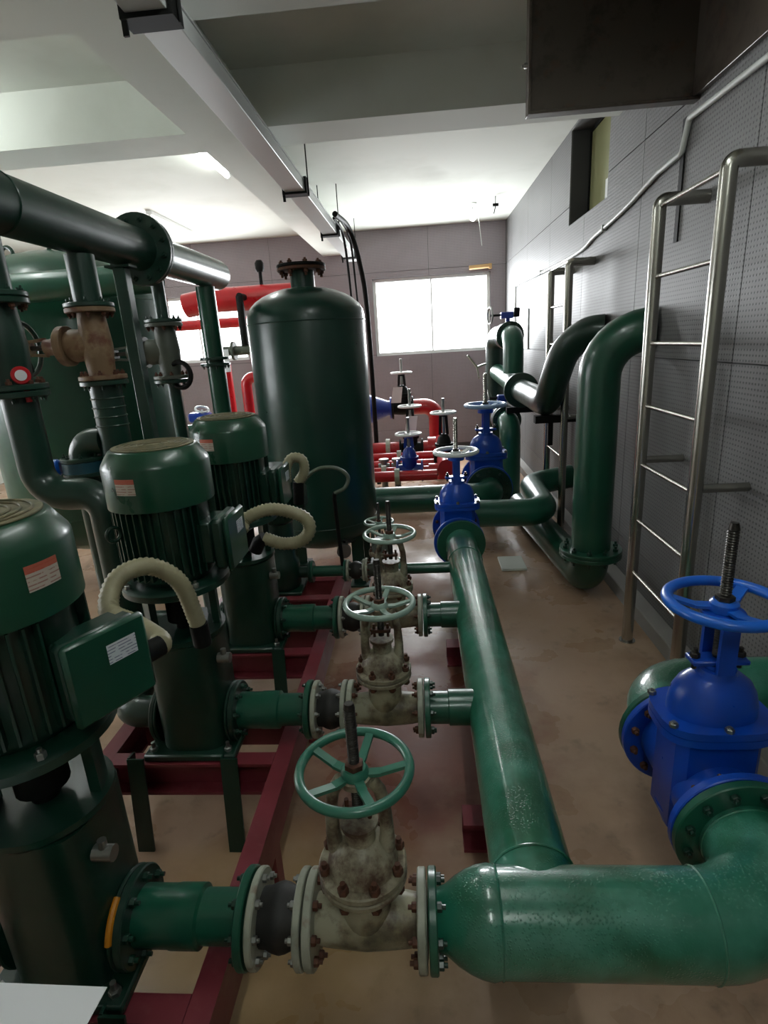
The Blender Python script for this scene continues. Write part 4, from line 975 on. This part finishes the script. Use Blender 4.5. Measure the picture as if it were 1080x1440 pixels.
# ------------------------------------------------------------------ steel hood, conduits on the right wall
t = thing('steel_hood', 'dark rusty sheet steel hood hanging under the ceiling at top right', 'hood', (1.0, 3.15, 2.69)); L0 = (1.0, 3.15, 2.69)
part('back_panel', MB().box((0.575, 3.13, 2.73), (XR - 0.0135, 3.16, ZC - 0.0005), 0.002), 'hood', t, L0)
part('side_panel', MB().box((XR - 0.04, 1.6, 2.73), (XR - 0.0135, 3.1295, ZC - 0.0005), 0.002), 'hood', t, L0)
part('lip', MB().box((0.57, 3.10, 2.715), (XR - 0.0135, 3.165, 2.7295), 0.003).box((0.56, 3.10, 2.715), (0.5745, 3.165, ZC - 0.0005), 0.002), 'hood', t, L0)
part('clamp_bolt', MB().hexnut((0.5595, 3.13, 2.92), (-1, 0, 0), 0.012, 0.015, 0.01), 'steel', t, L0)
t = thing('wall_conduit', 'white conduit running along the right wall behind the ladders', 'conduit', (XR, 3.2, 2.6)); L0 = (XR, 3.2, 2.6)
part('conduit', MB().tube(fillet([(XR - 0.028, 1.4, 2.63), (XR - 0.028, 3.17, 2.66), (XR - 0.028, 3.22, 2.53), (XR - 0.028, 3.4, 2.52)], 0.02, 4) + spline([(XR - 0.028, 3.5, 2.515), (XR - 0.028, 4.0, 2.44), (XR - 0.028, 4.6, 2.385), (XR - 0.028, 5.3, 2.33), (XR - 0.028, 8.1, 2.36)], 6), 0.014, 12), 'pvc', t, L0)
for y, z in ((2.2, 2.644), (4.4, 2.40), (6.5, 2.343)): part('clip', MB().box((XR - 0.046, y - 0.012, z - 0.02), (XR - 0.0135, y + 0.012, z + 0.022)), 'pvc', t, L0)
part('drop', MB().tube([(XR - 0.028, 8.1, 2.36), (XR - 0.028, 8.12, 1.8), (XR - 0.028, 8.12, 1.0)], 0.012, 10), 'pvc', t, L0)
t = thing('flat_strap', 'black flat strap hanging on the right wall beside the conduit', 'strap', (XR, 3.24, 2.68)); part('strap', MB().box((XR - 0.02, 3.215, 2.13), (XR - 0.0135, 3.255, 2.684)), 'black', t, (XR, 3.24, 2.68))
t = thing('wall_board', 'pale blank board on the far right wall', 'board', (XR, 7.4, 1.55)); part('board', MB().box((XR - 0.03, 7.2, 1.55), (XR - 0.0135, 7.75, 2.02), 0.003), 'frame_white', t, (XR, 7.4, 1.55))
t = thing('window_bracket', 'short pale bracket above the right corner of the back window', 'bracket', (0.9, 9.0, 2.72)); part('arm', MB().cyl((0.8, 9.03, 2.72), (1.12, 9.03, 2.73), 0.03, 12).box((1.09, 9.0, 2.69), (1.13, 9.087, 2.76)), 'wood', t, (0.9, 9.0, 2.72))

# ------------------------------------------------------------------ red fire pipework at the back
pipe('red_pipe', 'thick red pipe high behind the tall tank', [(-2.62, 6.6, 2.26), (-2.35, 6.6, 2.3), (-1.1, 6.6, 2.3), (-1.1, 6.6, 0.0005)], 0.13, 'red', R=[0.1, 0.2])
pipe('red_pipe', 'thinner red pipe crossing the far left window', [(-4.6, 7.2, 2.08), (-2.5, 7.2, 2.08), (-1.6, 7.2, 2.08), (-1.6, 7.2, 0.0005)], 0.06, 'red', R=[0.05, 0.1])
pipe('red_pipe', 'red vertical pipe standing left of the tall tank', [(-2.38, 7.0, 1.6), (-2.38, 7.0, 0.0005)], 0.055, 'red')
pipe('red_pipe', 'red bent pipe rising beside the tall tank edge', [(-1.8, 6.9, 1.42), (-2.13, 6.9, 1.42), (-2.13, 6.9, 0.0005)], 0.065, 'red', R=0.1)
t = thing('air_vent_valve', 'small black vent valve on top of the thick red pipe', 'valve', (-1.72, 6.6, 2.43)); L0 = (-1.72, 6.6, 2.43)
part('body', MB().cyl((-1.72, 6.6, 2.4305), (-1.72, 6.6, 2.56), 0.02, 12).lathe([(0.035, 0), (0.05, 0.03), (0.05, 0.09), (0.03, 0.12)], (-1.72, 6.6, 2.5605), (0, 0, 1), 16), 'black', t, L0)
t = thing('pipe_rail', 'grey valve manifold in front of the back wall beside the tall tank', 'valve', (-2.0, 6.3, 1.8)); L0 = (-2.0, 6.3, 1.8)
part('body', MB().cyl((-2.25, 6.3, 1.74), (-1.4, 6.3, 1.74), 0.05, 16).disc((-2.05, 6.3, 1.74), (1, 0, 0), 0.1, 0.03).disc((-1.8, 6.3, 1.74), (1, 0, 0), 0.1, 0.03), 'valve_grey', t, L0)
part('riser', MB().cyl((-1.9, 6.3, 1.79), (-1.9, 6.3, 2.3), 0.04, 14).cyl((-1.9, 6.3, 2.3), (-1.9, 6.5, 2.3), 0.035, 12), 'black', t, L0)
t = thing('paper_tag', 'white paper tag hanging left of the tall tank', 'tag', (-1.96, 6.2, 1.6)); part('sheet', MB().box((-2.24, 6.24, 1.52), (-2.08, 6.244, 1.76)), 'paper_plain', t, (-1.96, 6.2, 1.6))
pipe('low_pipe', 'low green pipe behind the drop pipes under the left window', [(-3.4, 6.0, 0.0005), (-3.4, 6.0, 0.93), (-2.2, 6.0, 0.93), (-2.2, 6.0, 0.0005)], 0.06, 'green', R=0.1)
for k, x in enumerate((-2.84, -2.4)):
    t = thing('motor_valve', ('small blue motor valve on the low green pipe, left one', 'small blue motor valve on the low green pipe, right one')[k], 'valve', (x, 6.0, 0.99)); L0 = (x, 6.0, 0.99)
    part('body', MB().cyl((x, 6.0, 0.9905), (x, 6.0, 1.02), 0.04, 16).box((x - 0.12, 5.92, 1.0205), (x + 0.1, 6.08, 1.12), 0.02), 'blue_far', t, L0)
    part('handwheel', MB().torus((x + 0.02, 6.0, 1.15), (0.3, -0.3, 1), 0.07, 0.012, 24, 8).cyl((x + 0.02, 6.0, 1.1205), (x + 0.02, 6.0, 1.15), 0.012, 8), 'wheel_white', t, L0)
def small_valve(name, label, x, y, z, wz, st, mat, wmat='frame_white', rw=0.13, axis='x', pr=0.07):
    t = thing(name, label, 'valve', (x, y, z), 'valves among the red pipes'); L0 = (x, y, z)
    d = (1, 0, 0) if axis == 'x' else (0, 1, 0); D = Vector(d); c = Vector((x, y, z))
    part('body', MB().lathe([(pr, -0.12), (pr * 1.15, 0), (pr, 0.12)], c, d, 22).lathe([(pr * 1.1, 0), (pr * 1.1, pr * 1.7), (pr * 1.4, pr * 1.75), (pr * 1.4, pr * 2.2)], c, (0, 0, 1), 22), mat, t, L0)
    for s in (-1, 1): part('flange', MB().disc(c + D * s * 0.12, D * s, pr * 1.7, 0.02, 26), mat, t, L0)
    zb = z + pr * 2.2
    part('bonnet', MB().lathe([(pr * 1.15, zb), (pr * 0.9, zb + 0.06), (pr * 0.5, zb + 0.1)], (x, y, 0), (0, 0, 1), 22), mat, t, L0)
    y_ = MB()
    for s in (-1, 1): y_.bar((x + s * 0.04, y, zb + 0.09), (x + s * 0.03, y, wz - 0.03), 0.018, 0.03)
    y_.disc((x, y, wz - 0.04), (0, 0, 1), 0.045, 0.03, 18); part('yoke', y_, mat, t, L0)
    hw = part('handwheel', MB().torus((x, y, wz), (0, 0, 1), rw, 0.013, 36, 8).disc((x, y, wz - 0.01), (0, 0, 1), 0.03, 0.02, 16), wmat, t, L0)
    for i in range(4):
        e = Vector((cos(i * pi / 2 + .3), sin(i * pi / 2 + .3), 0)); o = Vector((x, y, wz)); link('spoke', MB().bar(o + e * 0.025, o + e * rw * .98, 0.02, 0.01).mesh('spoke', L0), wmat, hw)
    part('stem', MB().cyl((x, y, zb + 0.06), (x, y, st), 0.016, 10), 'steel', t, L0)
    return t
small_valve('blue_gate_valve', 'small blue gate valve with white wheel among the red pipes', -0.14, 5.75, 0.42, 0.81, 0.98, 'blue_far')
small_valve('gate_valve', 'black gate valve with white wheel directly behind the small blue one', -0.13, 6.6, 0.5, 1.0, 1.2, 'black')
small_valve('gate_valve', 'black gate valve with white wheel right of the small blue one', 0.235, 6.0, 0.5, 0.98, 1.13, 'black', axis='y')
small_valve('gate_valve', 'black gate valve with white wheel standing highest before the back wall', -0.235, 7.4, 0.9, 1.345, 1.52, 'black', pr=0.085)
t = thing('pipe_reducer', 'blue conical reducer beside the highest black valve', 'fitting', (-0.6, 7.4, 0.9)); L0 = (-0.6, 7.4, 0.9)
part('cone', MB().lathe([(0.2, 0), (0.2, 0.08), (0.1, 0.35), (0.1, 0.38)], (-0.78, 7.4, 0.9), (1, 0, 0), 28), 'blue_far', t, L0)
part('flange', MB().disc((-0.4, 7.4, 0.9), (1, 0, 0), 0.145, 0.022, 28), 'blue_far', t, L0)
pipe('red_pipe', 'red elbow pipe turning down right of the highest black valve', [(-0.09, 7.4, 0.9), (0.2, 7.4, 0.9), (0.2, 7.4, 0.0005)], 0.1, 'red', R=0.16)
for k, (y, z, x0, x1, r, lab) in enumerate(((5.6, 0.4, -1.6, 0.14, 0.055, 'lowest red pipe, nearest, behind the green cross pipe'), (6.05, 0.42, -1.6, 0.14, 0.055, 'red pipe second from the front of the manifold'),
                                            (6.6, 0.5, -0.9, -0.275, 0.085, 'dull red pipe left of the black valve behind the blue one'), (6.6, 0.5, 0.015, 0.145, 0.085, 'short red pipe right of the black valve behind the blue one'), (6.32, 0.46, -1.6, 0.14, 0.05, 'red pipe third from the front of the manifold'), (5.75, 0.42, 0.005, 0.14, 0.045, 'short red pipe right of the small blue valve'), (5.75, 0.42, -0.9, -0.285, 0.045, 'red pipe left of the small blue valve'))):
    t = pipe('red_pipe', lab, [(x0, y, z), (x1, y, z)], r, 'red', seg=20)
    for xx in (x0 + 0.4 * (x1 - x0), x0 + 0.75 * (x1 - x0)):
        part('coupling', MB().ring((xx, y, z), (1, 0, 0), r * 1.5, r * 0.98, 0.05, 22), 'red' if k % 2 else 'pale', t, (x0, y, z))
pipe('red_pipe', 'glossy red pipe end in front of the right black valve', [(0.235, 5.45, 0.5), (0.235, 5.855, 0.5)], 0.085, 'red', seg=24)
pipe('red_pipe', 'red pipe running back behind the right black valve', [(0.235, 6.145, 0.5), (0.235, 7.1, 0.5), (0.235, 7.1, 0.0005)], 0.085, 'red', seg=24, R=0.12)
for k, (x, lab) in enumerate(((-0.42, 'small steel fitting left of the blue valve'), (-0.6, 'small steel fitting farther left of the blue valve'), (-0.28, 'small steel fitting close beside the blue valve'))):
    t = thing('pipe_fitting', lab, 'fitting', (x, 5.9, 0.0), 'steel fittings among the red pipes'); L0 = (x, 5.9, 0)
    part('body', MB().cyl((x, 5.9, 0.0005), (x, 5.9, 0.5), 0.035, 14).disc((x, 5.9, 0.5), (0, 0, 1), 0.055, 0.03, 20).cyl((x - 0.06, 5.9, 0.45), (x + 0.06, 5.9, 0.45), 0.03, 12), 'steel', t, L0)
for k, (x, y, z, lab) in enumerate(((-0.3, 7.22, 1.08, 'white tag on the highest black valve'), (-0.12, 6.475, 0.80, 'white tag on the black valve behind the blue one'))):
    t = thing('paper_tag', lab, 'tag', (x, y, z)); part('sheet', MB().prism([(-0.08, -0.1), (0.05, -0.1), (0.08, 0.1), (-0.04, 0.1)], (x, y, z), (1, 0, 0), (0, -0.2, 1), (0, 0.004, 0)), 'paper_plain', t, (x, y, z))

# ------------------------------------------------------------------ floor plate, paper and small cabinet at the bottom left
t = thing('floor_plate', 'pale flat plate lying on the floor under the snaking pipe', 'plate', (0.66, 4.1, 0)); part('plate', MB().box((0.57, 3.98, 0.0005), (0.76, 4.24, 0.02), 0.003), 'plaster', t, (0.66, 4.1, 0))
t = thing('steel_cabinet', 'dark steel cabinet top at the bottom left corner under the paper', 'cabinet', (-0.6, 0.46, 0)); L0 = (-0.6, 0.46, 0)
part('body', MB().box((-0.9, 0.3, 0.0005), (-0.56, 0.57, 0.77), 0.004), 'black', t, L0)
part('top', MB().box((-0.92, 0.28, 0.7705), (-0.545, 0.58, 0.79), 0.004), 'black', t, L0)
t = thing('paper_sheet', 'white sheet of paper lying at the bottom left corner', 'paper', (-0.65, 0.5, 0.791)); part('sheet', MB().prism([(-0.22, -0.2), (0.115, -0.2), (0.135, 0.085), (-0.22, 0.09)], (-0.655, 0.497, 0.7915), (1, 0, 0), (0, 1, 0), (0, 0, 0.001)), 'paper_plain', t, (-0.65, 0.5, 0.791))
